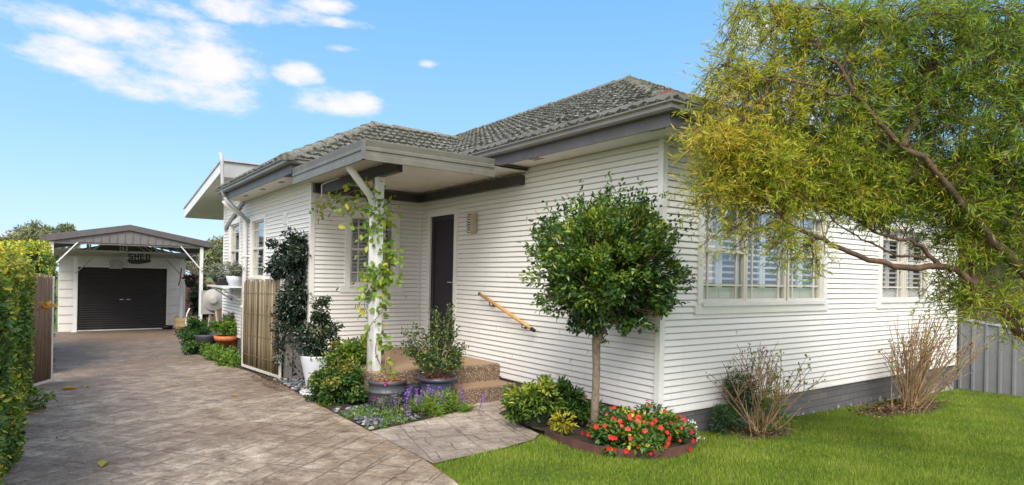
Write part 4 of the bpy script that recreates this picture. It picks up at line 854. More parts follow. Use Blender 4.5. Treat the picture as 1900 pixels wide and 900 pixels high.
# grey pot with the vine
PA = (-1.69,2.70,0)
o = empty('grey_pot', PA, 'round dark grey ribbed pot at the foot of the porch post', 'pot')
m = MB(); m.lathe(PA, [(0,0),(.17,0),(.185,.03),(.205,.10),(.208,.11),(.216,.115),(.218,.125),(.220,.21),(.228,.215),(.228,.23),(.220,.235),(.217,.31),(.226,.315),(.226,.355),(.21,.355),(.20,.32),(0,.315)], 40); m.build('pot', 'greypot', o)
chips('bark_mulch', (PA[0],PA[1],.325), .20, 420, o)
v_ = empty('climbing_vine', (PA[0],PA[1],.3), 'lime green vine climbing the white porch post from the grey pot', 'vine')
m = MB(); rs = random.Random(5)
def wind(x0_, y0_, z0_, z1_, amp, ph, turns, r):
    pts = []; n = 40
    for i in range(n+1):
        f = i/n; zz = z0_+(z1_-z0_)*f; k = min(1, f*4); a_ = ph+turns*2*math.pi*f
        px = -1.735+amp*math.cos(a_); py = 2.95+amp*math.sin(a_)
        pts.append(Vector((x0_*(1-k)+px*k, y0_*(1-k)+py*k, zz)))
    m = MB(); m.tube(pts, [r*(1-.5*i/n) for i in range(n+1)], 5, False); m.build('stem', 'vinestem', v_); return pts
V1 = wind(PA[0]-.02, PA[1], .3, 2.45, .075, 0, 3, .008); V2 = wind(PA[0]+.03, PA[1]+.03, .3, 2.7, .09, 2.5, 4, .007); V3 = wind(PA[0]+.06, PA[1]-.02, .3, 1.5, .15, 4, 1, .005)
V4 = [Vector((-1.76,2.98,2.5)),Vector((-1.78,3.2,2.66)),Vector((-1.8,3.6,2.68)),Vector((-1.85,4.0,2.62)),Vector((-1.9,4.4,2.5))]; m = MB(); m.tube(V4, .004, 4, False); m.build('stem', 'vinestem', v_)
V5 = [Vector((-1.74,2.96,2.3)),Vector((-1.82,3.1,2.45)),Vector((-1.9,3.3,2.42)),Vector((-1.98,3.5,2.35))]; m = MB(); m.tube(V5, .004, 4, False); m.build('stem', 'vinestem', v_)
Pv = []; 
def spots(lst, cnt, spread, z0_, z1_):
    for _ in range(cnt):
        p = rs.choice(lst); 
        if z0_ <= p.z <= z1_: Pv.append(p+Vector((rs.gauss(0,spread), rs.gauss(0,spread), rs.gauss(0,spread))))
spots(V1+V2, 430, .10, 1.2, 2.5); spots(V1+V2, 110, .05, .4, 1.3); spots(V3, 30, .05, .4, 1.5); spots(V4, 90, .09, 2, 3); spots(V5, 40, .07, 2, 3)
for _ in range(90): Pv.append(Vector((-1.73+rs.gauss(0,.10), 2.92+rs.gauss(0,.06), rs.gauss(1.60,.09))))
for _ in range(40): Pv.append(Vector((-1.60+rs.gauss(0,.08), 2.92+rs.gauss(0,.06), rs.gauss(1.85,.07))))
P = np.array([list(p) for p in Pv]); n = len(P); leaves('leaves', P, rdir(n)*.7+np.array([0,-.2,-.35]), rdir(n)*.6+np.array([-.4,-.6,.5]), .085*rng.uniform(.6,1.25,n), .055*rng.uniform(.7,1.2,n), rng.normal(.42,.28,n), 'lf_lime', v_, None, 'h', .18)
# wire lantern hook hanging from the eave corner with yellow leaf
o = empty('hanging_hook', (-1.9,4.4,2.8), 'small pale hook hanging from the porch beam with a yellow leaf caught on it', 'hook')
m = MB(); q1, q2, q3 = at(607,338,8.4), at(597,343,8.4), at(597,370,8.4); m.tube([at(630,330,8.2), q1, q2, q3], .008, 6); m.build('rod', 'white', o)
foliage('leaf', tuple(at(598,378,8.4)), (.04,.04,.03), 5, .10, .07, 'lf_yellow', o, 2, .03)
# dark pot behind, navy pot with shrub
o = empty('square_trough', (-1.35,2.95,0), 'dark grey trough pot standing between the two round pots', 'pot')
m = MB(); m.box8([(-1.50,2.64,0.0),(-1.14,2.64,0.0),(-1.14,2.73,0),(-1.50,2.73,0),(-1.54,2.60,.27),(-1.10,2.60,.27),(-1.10,2.735,.27),(-1.54,2.735,.27)]); m.build('pot', 'navypot', o, bevel=.01)
m = MB(); m.box(-1.52,-1.12,2.615,2.725,.262,.274); m.build('soil', 'soil', o)
PB = (-1.16,2.44,0)
o = empty('navy_pot', PB, 'round navy pot with a wide rolled rim in front of the steps', 'pot')
m = MB(); m.lathe(PB, [(0,0),(.155,0),(.165,.02),(.183,.14),(.190,.20),(.200,.205),(.202,.22),(.198,.23),(.206,.31),(.212,.335),(.232,.34),(.242,.355),(.238,.38),(.222,.388),(.206,.38),(.20,.355),(0,.35)], 40); m.build('pot', 'navypot', o)
chips('bark_mulch', (PB[0],PB[1],.355), .20, 380, o)
s_ = empty('potted_shrub', (PB[0],PB[1],.3), 'open grey-green shrub growing in the round navy pot', 'shrub')
m = MB(); rs = random.Random(11); tips = []
for i in range(40):
    a_ = rs.uniform(0, 2*math.pi); el = rs.uniform(.25, 1.3); L_ = rs.uniform(.36,.58) if el < .9 else rs.uniform(.55,.84); p0 = Vector((PB[0],PB[1],.36)); p1 = p0+Vector((math.cos(a_)*math.cos(el)*L_*.5, math.sin(a_)*math.cos(el)*L_*.35, math.sin(el)*L_*.5+.05)); p2 = p0+Vector((math.cos(a_)*math.cos(el)*L_, math.sin(a_)*math.cos(el)*L_*.6, math.sin(el)*L_+.02)); p2.x -= .06*(p2.z-.3)
    m.tube([p0, p1, p2], [.006,.004,.002], 4, False); tips += [p1.lerp(p2, f) for f in (.1,.3,.5,.7,.85,1)]
m.build('stems', 'vinestem', s_)
P = np.array([list(p) for p in tips for _ in range(15)]); P += rng.normal(0,.035,P.shape); n = len(P); leaves('leaves', P, rdir(n)+np.array([0,0,.5]), rdir(n)+np.array([0,0,.6]), .042*rng.uniform(.6,1.2,n), .02, rng.normal(.55,.25,n), 'lf_shrub', s_, None, 'h')

# purple flowers, ground creepers, pebbles
s_ = empty('purple_flower_plant', (-1.3,2.2,0), 'sprawling purple-flowered plant with narrow leaves in front of the navy pot', 'plant')
foliage('leaves', (-1.38,2.12,.07), (.44,.20,.17), 5200, .05, .010, 'lf_weed', s_, 50, .09, .2, shape='q', base=.6)
m = MB(); Pf = []; rs = random.Random(3)
for _ in range(46):
    x = rs.gauss(-1.38,.26); y = rs.gauss(2.2,.12); h = rs.uniform(.13,.29); d = Vector((rs.uniform(-.05,.05), rs.uniform(-.05,.05), h)); b_ = Vector((x,y,.02)); m.tube([b_, b_+d*.5, b_+d], .002, 3, False)
    if rs.random() < .8: Pf.append([b_+d*(1-.035*q/ h*.3)-Vector((0,0,.012*q)) for q in range(5)])
m.build('stems', 'vinestem', s_)['kind'] = 'stuff'
for sp_ in Pf:
    P = np.array([list(p) for p in sp_ for _ in range(4)])+rng.normal(0,.008,(20,3)); leaves('flower_spike', P, rdir(20), rdir(20), .022, .018, rng.random(20), 'petalpurple', s_, None, 'h')
s_ = empty('magenta_flower_stems', (-1.9,2.6,0), 'thin grey-green stems with two magenta flowers before the grey pot', 'plant')
for (x, y, h) in ((-1.82,2.5,.33),(-1.92,2.6,.16),(-1.72,2.42,.22),(-1.76,2.5,.3),(-1.86,2.45,.2),(-1.68,2.46,.16)):
    m = MB(); m.tube([(x,y,0),(x+.01,y,h*.5),(x+.015,y,h)], .003, 4, False); m.build('stem', 'lf_silver', s_)
foliage('leaves', (-1.78,2.48,.12), (.14,.08,.12), 260, .05, .008, 'lf_silver', s_, 12, .04, shape='q')
for (x, y, h) in ((-1.805,2.5,.335),(-1.905,2.6,.165)):
    P = np.tile([x,y,h],(14,1))+rng.normal(0,.006,(14,3)); leaves('flower', P, rdir(14), rdir(14), .022, .02, rng.random(14), 'petalpink', s_, None, 'h')
s_ = empty('broad_leaf_weed', (-.98,2.08,0), 'small weed with broad pale green leaves at the corner of the step', 'weed')
P = np.tile([-.98,2.1,.02],(9,1)); D = np.array([[math.cos(a_),math.sin(a_),.35] for a_ in np.linspace(-2.4,.9,9)]); leaves('leaves', P, D, np.tile([0,0,1.],(9,1)), .17*rng.uniform(.7,1.1,9), .06, rng.uniform(.3,.9,9), 'lf_weed', s_, None, 'h', .1)
s_ = empty('creeping_groundcover', (-1.95,2.3,0), 'low creeping green ground cover between the pebbles and the driveway', 'ground cover'); s_['kind'] = 'stuff'
n = 9000; P = np.stack([rng.uniform(-2.34,-1.0,n), rng.uniform(1.72,3.9,n), rng.random(n)*.04+.02], 1); k = (P[:,1] < 2.75)&(P[:,1] > 1.72+.27*(P[:,0]+2.31)) | ((P[:,0] < -2.15)&(rng.random(n) < .8)); k &= (np.sin(P[:,0]*9)+np.sin(P[:,1]*8+1) > -.6); P = P[k]; n = len(P)
leaves('leaves', P, rdir(n)+np.array([0,0,.5]), rdir(n)+np.array([0,0,1.]), .032, .013, rng.normal(.45,.25,n), 'lf_weed', s_, None, 'q')
def pebbles(name, pts, label, s0=.014, s1=.038):
    m = MB(); rs = random.Random(8)
    for (x, y, z_) in pts:
        r = rs.uniform(s0, s1); sx_, sy_, sz_ = r, r*rs.uniform(.6,1), r*rs.uniform(.4,.6); an = rs.uniform(0,3.14); m.cur = rs.random(); V = []
        for j in range(1,4):
            th = math.pi*j/4
            for k in range(7):
                ph = 2*math.pi*k/7; px_, py_ = sx_*math.sin(th)*math.cos(ph), sy_*math.sin(th)*math.sin(ph); V.append((x+px_*math.cos(an)-py_*math.sin(an), y+px_*math.sin(an)+py_*math.cos(an), z_+sz_*math.cos(th)))
        V += [(x,y,z_+sz_),(x,y,z_-sz_)]; F = [(j*7+k, (j+1)*7+k, (j+1)*7+(k+1)%7, j*7+(k+1)%7) for j in range(2) for k in range(7)]+[(21,k,(k+1)%7) for k in range(7)]+[(22,14+(k+1)%7,14+k) for k in range(7)]
        m.add(V, F, True)
    return tag(m.build(name, 'pebble'), label, 'pebbles', kind='stuff')
rs = random.Random(4); pts = []
while len(pts) < 330:
    x = rs.uniform(-2.3,-1.4); y = rs.uniform(1.75,2.9)
    if y > 1.78+.27*(x+2.31): pts.append((x, y, .025+rs.random()*.015))
pebbles('pebbles', pts, 'grey river pebbles in the bed in front of the pots')
pts = [(rs.uniform(-2.28,-1.9), rs.uniform(4.3,5.3), .01+rs.random()*.02) for _ in range(190)]; pebbles('pebbles', pts, 'grey river pebbles at the foot of the gate post')
n = 900; P = np.stack([rng.uniform(-2.5,-2.0,n), rng.normal(5.3,.5,n), np.full(n,.012)], 1); P[:,2] += rng.random(n)*.02-.03*np.clip((P[:,1]-4)/2,0,1); o = leaves('leaf_litter', P, rdir(n)*np.array([1,1,.2]), np.tile([0,0,1.],(n,1)), .035, .014, rng.random(n), 'lf_litter'); tag(o, 'dry brown leaf litter gathered under the bamboo gate', 'leaf litter', kind='stuff')

# ------------------------------------------------------------------ plants along the left wall
o = empty('terracotta_pot', (-1.95,10.2,-.16), 'orange terracotta pot beside the driveway beyond the bamboo gate', 'pot'); zz = -.16
PT = (-2.0,9.9,-.14)
m = MB(); m.lathe(PT, [(0,0),(.16,0),(.215,.30),(.235,.30),(.25,.40),(.23,.40),(.22,.33),(0,.33)], 28); m.build('pot', 'terracotta', o)
s_ = empty('potted_plant', (PT[0],PT[1],.2), 'bushy green plant in the terracotta pot', 'plant'); foliage('leaves', (PT[0],PT[1],.44), (.30,.30,.13), 1900, .06, .035, 'lf_weed', s_, 30, .09, .2, base=.45); foliage('leaves', (PT[0]+.1,PT[1]+.2,.56), (.18,.2,.12), 300, .12, .04, 'lf_silver', s_, 10, .06, .2)
PG = (-2.28,10.5,-.17); o = empty('round_grey_pot', PG, 'dark grey pot half hidden behind the terracotta pot', 'pot')
m = MB(); m.lathe(PG, [(0,0),(.2,0),(.24,.36),(.27,.40),(.25,.42),(.22,.40),(0,.38)], 28); m.build('pot', 'greypot', o)
s_ = empty('red_flower_shrub', (-2.35,10.6,-.17), 'dark green shrub with a few red flowers at the drive edge', 'shrub'); foliage('leaves', (-2.42,10.9,.20), (.28,.4,.34), 3300, .055, .032, 'lf_red', s_, 40, .11, .3, base=.25)
foliage('leaves', (-2.5,10.4,-.02), (.22,.3,.16), 900, .055, .032, 'lf_red', s_, 18, .09, .3, base=.3)
P = np.array([list(at(366,628,14.0)),list(at(368,631,14.0)),list(at(356,600,14.0)),list(at(371,634,13.9))]); 
for q_ in P: leaves('flower', np.repeat(q_[None],12,0)+rng.normal(0,.012,(12,3)), rdir(12), rdir(12), .05, .04, rng.random(12), 'petalred', s_, None, 'h')
s_ = empty('side_groundcover', (-2.3,8.5,-.1), 'low leafy ground cover along the driveway beside the bamboo gate', 'ground cover'); s_['kind'] = 'stuff'
foliage('leaves', (-2.32,8.8,-.06), (.16,1.6,.14), 3400, .06, .03, 'lf_weed', s_, 60, .12, .2, base=.4); foliage('leaves', (-2.1,9.3,-.06), (.2,.3,.10), 500, .06, .04, 'lf_red', s_, 20, .1, .2, base=.4)
# shelf with pots on the wall
o = empty('wall_shelf', (-2.1,11.0,1.25), 'white bracket shelf on the side wall carrying two planters', 'shelf')
m = MB(); m.box(-2.30,-1.84,9.0,10.45,1.28,1.31); m.build('shelf_board', 'white', o)
for y_ in (9.3, 10.2):
    m = MB(); m.bar((-2.25,y_,1.27),(-1.85,y_,1.0),.025,.03).bar((-1.86,y_,.98),(-1.86,y_,1.27),.025,.03); m.build('bracket', 'white', o)
def bowl(name, c, r, h, mat, label, plab, pm_, n, lr, cat='planter'):
    o = empty(name, c, label, cat); m = MB(); m.lathe(c, [(0,0),(r*.55,0),(r*.9,h*.6),(r,h),(r*.93,h),(r*.8,h*.8),(0,h*.8)], 24); m.build('bowl', mat, o)
    s_ = empty('shelf_plant', (c[0],c[1],c[2]+h), plab, 'plant'); foliage('leaves', (c[0],c[1],c[2]+h+lr*.45), (lr,lr,lr*.6), n, .07, .022, pm_, s_, 22, lr*.4, .2)
bowl('planter_bowl', (-2.09,10.0,1.31), .20, .17, 'black', 'black bowl planter on the white wall shelf', 'grey-green trailing plant in the black bowl planter', 'lf_silver', 700, .26)
bowl('planter_bowl', (-2.02,9.15,1.31), .17, .20, 'whitepot', 'white bowl planter behind the bamboo gate top', 'spiky olive plant in the white bowl planter', 'lf_silver', 700, .25)
# hose reel
RC = Vector((-1.62,13.3,.86)); o = empty('hose_reel', (RC.x,RC.y,-.25), 'large round beige hose reel on a metal stand beside the side wall', 'hose reel')
n_ = Vector((-.35,-.94,0)); s1_ = Vector((.94,-.35,0))
def disc(c, prof, mat, name, par):
    m = MB(); V = []; N = 32
    for (r, d) in prof:
        for k in range(N):
            a_ = 2*math.pi*k/N; V.append(c+s1_*math.cos(a_)*r+Vector((0,0,math.sin(a_)*r))+n_*d)
    M = len(prof); m.add(V, [(i*N+k, i*N+(k+1)%N, (i+1)*N+(k+1)%N, (i+1)*N+k) for i in range(M-1) for k in range(N)], True); return m.build(name, mat, par)
disc(RC, [(.0,-.1),(.27,-.1),(.29,-.08),(.29,.0),(.26,.03),(.22,.03),(.2,.05),(.11,.05),(.10,.08),(.07,.09),(0,.09)], 'reel', 'drum', o)
m = MB(); m.box(RC.x-.28,RC.x+.05,RC.y+.06,RC.y+.12,.5,1.1); m.build('housing', 'reel', o)
m = MB(); m.bar(RC+Vector((.05,0,-.2)), RC+Vector((.14,-.1,-1.1)), .05, .05).bar(RC+Vector((-.05,.1,-.2)), RC+Vector((-.1,.2,-1.1)), .05, .05).bar(RC+Vector((.1,0,.0)), RC+Vector((.5,.1,.0)),.02,.02).bar(RC+Vector((.1,0,-.2)), RC+Vector((.5,.1,-.2)),.02,.02); m.build('stand', 'reel', o)
m = MB(); m.tube([at(352,572,17.5),at(347,582,17.5),at(345,600,17.5),at(347,612,17.5)], .02, 6); hs = empty('garden_hose', at(346,612,17.5), 'pale hose with orange nozzle hanging on the carport post', 'hose'); m.build('tube', 'white', hs); m = MB(); m.tube([at(346,608,17.5),at(347,614,17.5)], .035, 8); m.build('nozzle', 'orange', hs)
# barrel planter, bowl, hanging pot, strap
o = empty('barrel_planter', (-1.45,20.0,gz(0,20)), 'half barrel planter of pale yellow timber at the garage corner', 'planter')
c = (-1.30,19.75,gz(0,19.75)); m = MB(); m.lathe(c, [(0,0),(.30,0),(.33,.12),(.335,.13),(.335,.16),(.33,.17),(.35,.30),(.355,.31),(.355,.34),(.35,.35),(.355,.44),(.33,.44),(.32,.40),(0,.38)], 18); m.build('barrel', 'palewood', o)
o = empty('pet_bowl', (-1.75,20.2,gz(0,20.2)), 'small dark metal bowl on the ground by the roller door', 'bowl'); m = MB(); m.lathe((-1.78,20.2,gz(0,20.2)), [(0,0),(.14,0),(.17,.08),(.18,.14),(.16,.14),(.14,.06),(0,.04)], 20); m.build('bowl', 'black', o)
c = Vector((-1.22,19.4,1.05)); o = empty('hanging_pot', c, 'dark hanging pot with purple foliage on the rear carport post', 'hanging pot'); m = MB(); m.lathe(c, [(0,0),(.12,0),(.18,.2),(.2,.24),(.18,.24),(0,.2)], 18); m.build('pot', 'black', o); m = MB(); m.bar(c+Vector((-.15,.2,.1)), c+Vector((0,.05,.1)),.02,.02); m.build('bracket', 'black', o)
foliage('leaves', (c.x,c.y,c.z+.28), (.24,.24,.1), 240, .1, .04, 'lf_maroon', o, 14, .08, .2)
m = MB(); p = at(335,500,21.0); m.tube([at(337,497,21.0),at(334,520,21.0),at(331,530,21.0)], .02, 5); tag(m.build('strap', 'redstrap', None, p), 'faded red strap hanging from the rear carport post', 'strap')

# ------------------------------------------------------------------ back garden and far trees
o = empty('paling_fence', (0,25,-.5), 'brown timber paling fence at the back of the garden', 'fence'); m = MB(); x = -1.2
while x < 6: m.cur = random.random(); m.box(x, x+.145, 26+random.uniform(-.008,.008), 26.03, -.6, 1.15+random.uniform(-.02,.02)); x += .15
m.build('palings', 'fencewood', o); m = MB(); m.box(-1.2,6,26.03,26.08,.0,.08).box(-1.2,6,26.03,26.08,.8,.88); m.build('rail', 'fencewood', o)
def tree(name, base, h, crown_c, crown_r, n, L, mat, label, cat='tree', nc=50, cr=.5, tr=.1, shell=.3, base_lv=.45, tm='barkpale', W_=.5):
    o = empty(name, base, label, cat); m = MB(); b = Vector(base); cc = Vector(crown_c); top = Vector((cc.x, cc.y, cc.z-crown_r[2]*.3)); m.tube([b, b.lerp(top,.5)+Vector((tr,0,0)), top], [tr, tr*.8, tr*.5], 8); m.build('trunk', tm, o)
    m = MB(); branchy(m, b.lerp(top,.7), [cc+Vector((random.uniform(-1,1)*crown_r[0]*.7, random.uniform(-1,1)*crown_r[1]*.7, random.uniform(-.5,.8)*crown_r[2])) for _ in range(12)], tr*.4, tr*.08, tr*2); m.build('limbs', tm, o)
    foliage('crown', crown_c, crown_r, n, L, L*W_, mat, o, nc, cr, shell, base=base_lv, vr=.3); return o
tree('gum_tree', (-14.5,46,-1), 7, tuple(at(85,440,44)), (1.9,1.5,.75), 5500, .22, 'lf_far', 'tall spreading gum tree behind the garage roof on the left', nc=34, cr=.5, tr=.2, W_=.35)
tree('gum_tree', (-15.5,42,-1), 6, tuple(at(50,450,39)), (1.35,1.1,.8), 3800, .2, 'lf_far', 'shorter rounded gum tree left of the taller one', nc=26, cr=.42, tr=.16, W_=.35)
tree('gum_tree', (-11,50,-1), 6, tuple(at(122,430,46)), (.7,.7,.6), 1500, .2, 'lf_far', 'small gum crown just above the left end of the carport roof', nc=12, cr=.35, tr=.14, W_=.35)
tree('distant_tree', (-16,40,-1), 4, tuple(at(75,468,38)), (2.2,1.2,.5), 3600, .2, 'lf_far', 'low dark trees under the gums, above the hedge', nc=30, cr=.4, tr=.14, base_lv=.2)
o = empty('distant_house', (-24,45,0), 'grey roof of a distant house at the left edge above the hedge', 'house'); m = MB(); p = at(8,452,44); m.poly([p+Vector((-3,0,-.6)),p+Vector((-1.8,0,.35)),p+Vector((.2,0,.35)),p+Vector((1.2,0,-.6))], 4, (0,1,0)); m.build('roof', 'roofgrey', o); m = MB(); m.box(p.x-2.8,p.x+1.0,p.y+.3,p.y+3.8,-1.2,p.z-.6); m.build('wall', 'garagewall', o)
tree('distant_tree', (3.5,38,-1), 5, tuple(at(408,478,36)), (1.6,1.5,1.1), 6000, .2, 'lf_far', 'rounded green tree behind the side wall beyond the carport', nc=44, cr=.45, tr=.16, base_lv=.6)
tree('distant_tree', (1.0,36,-1), 5, tuple(at(385,492,33)), (1.1,1.0,.8), 3500, .18, 'lf_far', 'lower green tree showing beside the white carport post', nc=30, cr=.4, tr=.14, base_lv=.5)
def bush(name, c, r, n, L, mat, label, cat='bush', nc=30, cr=.2, W_=.5, base_lv=.5, core=True, stems=6, sm='vinestem'):
    g = gz(c[0], c[1]); o = empty(name, (c[0],c[1],g), label, cat)
    foliage('leaves', c, r, n, L, L*W_, mat, o, nc, cr, .3, base=base_lv)
    m = MB(); branchy(m, (c[0],c[1],g), [(c[0]+random.uniform(-.6,.6)*r[0], c[1]+random.uniform(-.6,.6)*r[1], c[2]+random.uniform(0,.6)*r[2]) for _ in range(stems)], .012, .004, .03); m.build('stems', sm, o); return o
bush('camellia_bush', (-.55,21.2,.45), (.42,.5,.75), 3600, .09, 'lf_climb', 'dark leafy bush against the right side of the garage', nc=40)
bush('yellow_green_bush', (.3,19.5,1.05), (.5,.5,.55), 2600, .10, 'lf_lime', 'bright yellow-green bush behind the white carport post', nc=28)
bush('maroon_bush', (.75,18.0,.35), (.5,.5,.45), 2400, .09, 'lf_maroon', 'dark maroon bush behind the hose reel', nc=26)
bush('golden_bush', (.5,17.4,.75), (.45,.45,.28), 1300, .09, 'lf_yellow', 'golden-leaved bush above the hose reel', nc=18)
o = empty('bare_tree', (-.3,24,-.5), 'leafless pale-barked tree behind the garage corner', 'tree'); m = MB(); b = Vector((-.35,24,-.5)); m.tube([b, b+Vector((0,0,1.3)), b+Vector((.05,0,2.0))], [.07,.06,.04], 7); m.build('trunk', 'barkpale', o)
m = MB()
for _ in range(16): branchy(m, b+Vector((0,0,random.uniform(1.1,2.0))), [b+Vector((random.uniform(-.7,.7),random.uniform(-.5,.5),random.uniform(2.0,3.0)))], .03, .008, .12)
m.build('branches', 'barkpale', o)

# ------------------------------------------------------------------ garden bed, topiary tree
m = MB(); edge = [(-.93,.66),(-.97,.42),(-.98,.18),(-.94,-.06),(-.84,-.27),(-.66,-.43),(-.44,-.52),(-.2,-.53),(.03,-.44),(.2,-.28),(.26,-.06)]
n = len(edge); V = []
for (x, y) in edge: V += [(x,y,-.02),(x,y,.095+.006*math.sin(x*23)),(x+.006,y+.006,.095+.006*math.sin(x*23)),(x+.006,y+.006,-.02)]
m.add(V, [(4*i+j, 4*i+4+j, 4*i+4+(j+1)%4, 4*i+(j+1)%4) for i in range(n-1) for j in range(3)]); tag(m.build('garden_edging', 'edging', None, (-.6,-.3,0)), 'curved rusty brown metal edging round the corner flower bed', 'garden edging')
m = MB(); m.poly([(x+.008,y+.008,.06) for x, y in edge]+[(.26,-.005,.06),(-.005,-.005,.06),(-.005,2.3,.05),(-.3,2.2,.03),(-.55,1.85,.03),(-.78,1.6,.03),(-.88,1.1,.03)]); tag(m.build('garden_bed', 'soil'), kind='structure')
TT = (-.60,.28); o = empty('ball_topiary_tree', (TT[0],TT[1],.09), 'round-headed small tree with glossy dark leaves by the house corner', 'tree')
m = MB(); m.tube([(TT[0]-.02,TT[1]-.01,.05),(TT[0]-.01,TT[1],.35),(TT[0],TT[1],.7),(TT[0]-.01,TT[1],.95),(TT[0]+.0,TT[1],1.0),(TT[0]+.035,TT[1]-.01,1.1),(TT[0]+.02,TT[1],1.25),(TT[0],TT[1],1.5)], [.05,.040,.038,.042,.053,.038,.038,.03], 12)
m.tube([(TT[0]+.02,TT[1],1.05),(TT[0]+.14,TT[1]-.08,1.18),(TT[0]+.3,TT[1]-.15,1.35)], [.035,.028,.02], 8); m.tube([(TT[0],TT[1],1.1),(TT[0]-.12,TT[1]+.05,1.22),(TT[0]-.3,TT[1]+.1,1.45)], [.03,.022,.015], 8)
m.build('trunk', 'barkpale', o)
m = MB(); cc = Vector((TT[0]+.05,TT[1]-.06,1.70)); tg = []
for _ in range(60):
    d = Vector((random.gauss(0,1),random.gauss(0,1),random.gauss(.2,1))).normalized(); tg.append(cc+Vector((d.x*.74,d.y*.74,d.z*.70)))
tg = [t for t in tg if t.x < -.04 or t.y < 0]; branchy(m, (TT[0],TT[1],1.3), tg, .012, .003, .06); m.build('branches', 'bark', o)
clipw = lambda P: (P[:,0] < -.03)|(P[:,1] < -.03)
def topi():
    n = 36000; P, O, cv = blob_points((cc.x,cc.y,cc.z), (.71,.71,.64), n, .3, 300, .115)
    D = O*.9+rdir(n)*.7+np.array([0,0,.25]); N = rdir(n)*.6+O*.3+np.array([0,0,.6]); lv = .55+cv*.22+rng.normal(0,.14,n)+.17*O[:,2]-.08*O[:,0]  # leaves coloured brighter toward top and left, a painted highlight
    # straggling shoots
    ns = 210; sd = rdir(ns, (0,0,.35)); sp = np.array(cc)+sd*np.array([.74,.74,.68])*rng.uniform(.8,1.0,(ns,1)); k = 13; S = (sp[:,None]+(sd*.9+np.array([0,0,.35]))[:,None]*np.linspace(0,.19,k)[None,:,None]*rng.uniform(.4,1.2,(ns,1,1))).reshape(-1,3)+rng.normal(0,.012,(ns*k,3))
    P = np.concatenate([P,S]); D = np.concatenate([D, np.repeat(sd,k,0)*.6+rdir(ns*k)*.8]); N = np.concatenate([N, rdir(ns*k)+np.array([0,0,.6])]); lv = np.concatenate([lv, rng.normal(.5,.2,ns*k)])
    q = clipw(P); P, D, N, lv = P[q], D[q], N[q], lv[q]; n = len(P)
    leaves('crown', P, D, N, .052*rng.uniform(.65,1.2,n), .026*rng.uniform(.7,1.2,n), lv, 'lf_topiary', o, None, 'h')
topi()

s_ = empty('laurel_bush', (-.75,.98,.05), 'leafy bush with yellow-green left side between the path and the ball tree', 'bush')
foliage('leaves', (-.80,1.0,.30), (.26,.28,.22), 3300, .068, .025, 'lf_bushy', s_, 46, .09, .3, base=.68); foliage('leaves', (-.50,.80,.34), (.17,.18,.24), 1700, .072, .026, 'lf_bushy', s_, 26, .08, .3, base=.3, clip=clipw); foliage('leaves', (-.38,.64,.2), (.12,.12,.14), 550, .07, .026, 'lf_bushy', s_, 12, .07, .3, base=.3, clip=clipw)
m = MB(); branchy(m, (-.72,.95,.05), [(-.9,1.1,.4),(-.7,.9,.5),(-.55,.8,.5),(-.8,.8,.4),(-.6,1.1,.45),(-.45,.7,.4)], .01, .004, .04); m.lathe((-.78,.98,.05), [(.14,0),(.16,.12),(.12,.28),(0,.34)], 10); m.build('stems', 'core', s_)
P = np.array([(-.42,.62,.36),(-.36,.6,.2),(-.42,.58,.18)]); 
for q_ in P: leaves('flower', np.repeat(q_[None],7,0)+rng.normal(0,.006,(7,3)), rdir(7), rdir(7), .025, .02, rng.random(7), 'petalred', s_, None, 'h')
s_ = empty('yellow_leaved_plant', (-.86,.45,.09), 'small plant with bright yellow leaves behind the metal edging', 'plant'); foliage('leaves', (-.87,.46,.2), (.11,.14,.09), 130, .075, .022, 'lf_yellow', s_, 8, .05, .2, base=.6)
FB = (-.42,-.12,.14); s_ = empty('red_impatiens', (-.4,-.1,.09), 'red-flowered mound of green leaves inside the curved metal edging', 'flower bush')
foliage('leaves', (FB[0],FB[1],.13), (.50,.36,.24), 9000, .048, .033, 'lf_red', s_, 230, .085, .12, base=.52, upb=.9, clip=lambda P: P[:,2] > .03)
m = MB(); branchy(m, (FB[0],FB[1],.06), [(FB[0]+random.uniform(-.4,.4), FB[1]+random.uniform(-.28,.28), random.uniform(.18,.32)) for _ in range(30)], .006, .003, .02); m.build('stems', 'vinestem', s_)
fd = rdir(84, (-.3,-.5,.6)); fd = fd[fd[:,2] > -.25]; FP = np.array(FB)+fd*np.array([.60,.47,.29])*rng.uniform(.80,1.04,(len(fd),1))
P = []; D = []; N = []
for p, d in zip(FP, fd):
    d = Vector(d)+Vector((-.3,-.5,.2)); d.normalize(); a_ = d.orthogonal().normalized(); b_ = d.cross(a_); r0 = rng.random()*6; sc_ = rng.uniform(.7,1.25)
    for k in range(5):
        an = r0+k*2*math.pi/5; e_ = a_*math.cos(an)+b_*math.sin(an)+d*.15; P.append(p); D.append(e_); N.append(d)
for k in range(0, len(P), 5): leaves('flower', np.array(P[k:k+5]), np.array(D[k:k+5]), np.array(N[k:k+5]), .023*rng.uniform(.6,1.35), .022, np.full(5, rng.random()), 'petalred', s_, None, 'h', .05)
s_ = empty('white_flower_plant', (.12,-.25,.05), 'small white flowers trailing at the right end of the flower bed', 'plant'); foliage('flowers', (.13,-.28,.12), (.13,.17,.13), 170, .022, .02, 'petalwhite', s_, 14, .05, .4, clip=lambda P: P[:,2] > .02); foliage('leaves', (.1,-.24,.1), (.15,.16,.13), 380, .03, .015, 'lf_red', s_, 14, .06, .3); 
P = np.array([[.0,-.02,.31]]*40)+rng.normal(0,1,(40,3))*np.array([.12,.01,.02]); P = P[(P[:,1] < -.02)]; leaves('flowers', P, rdir(len(P)), rdir(len(P)), .02, .018, rng.random(len(P)), 'petalwhite', s_, None, 'h')

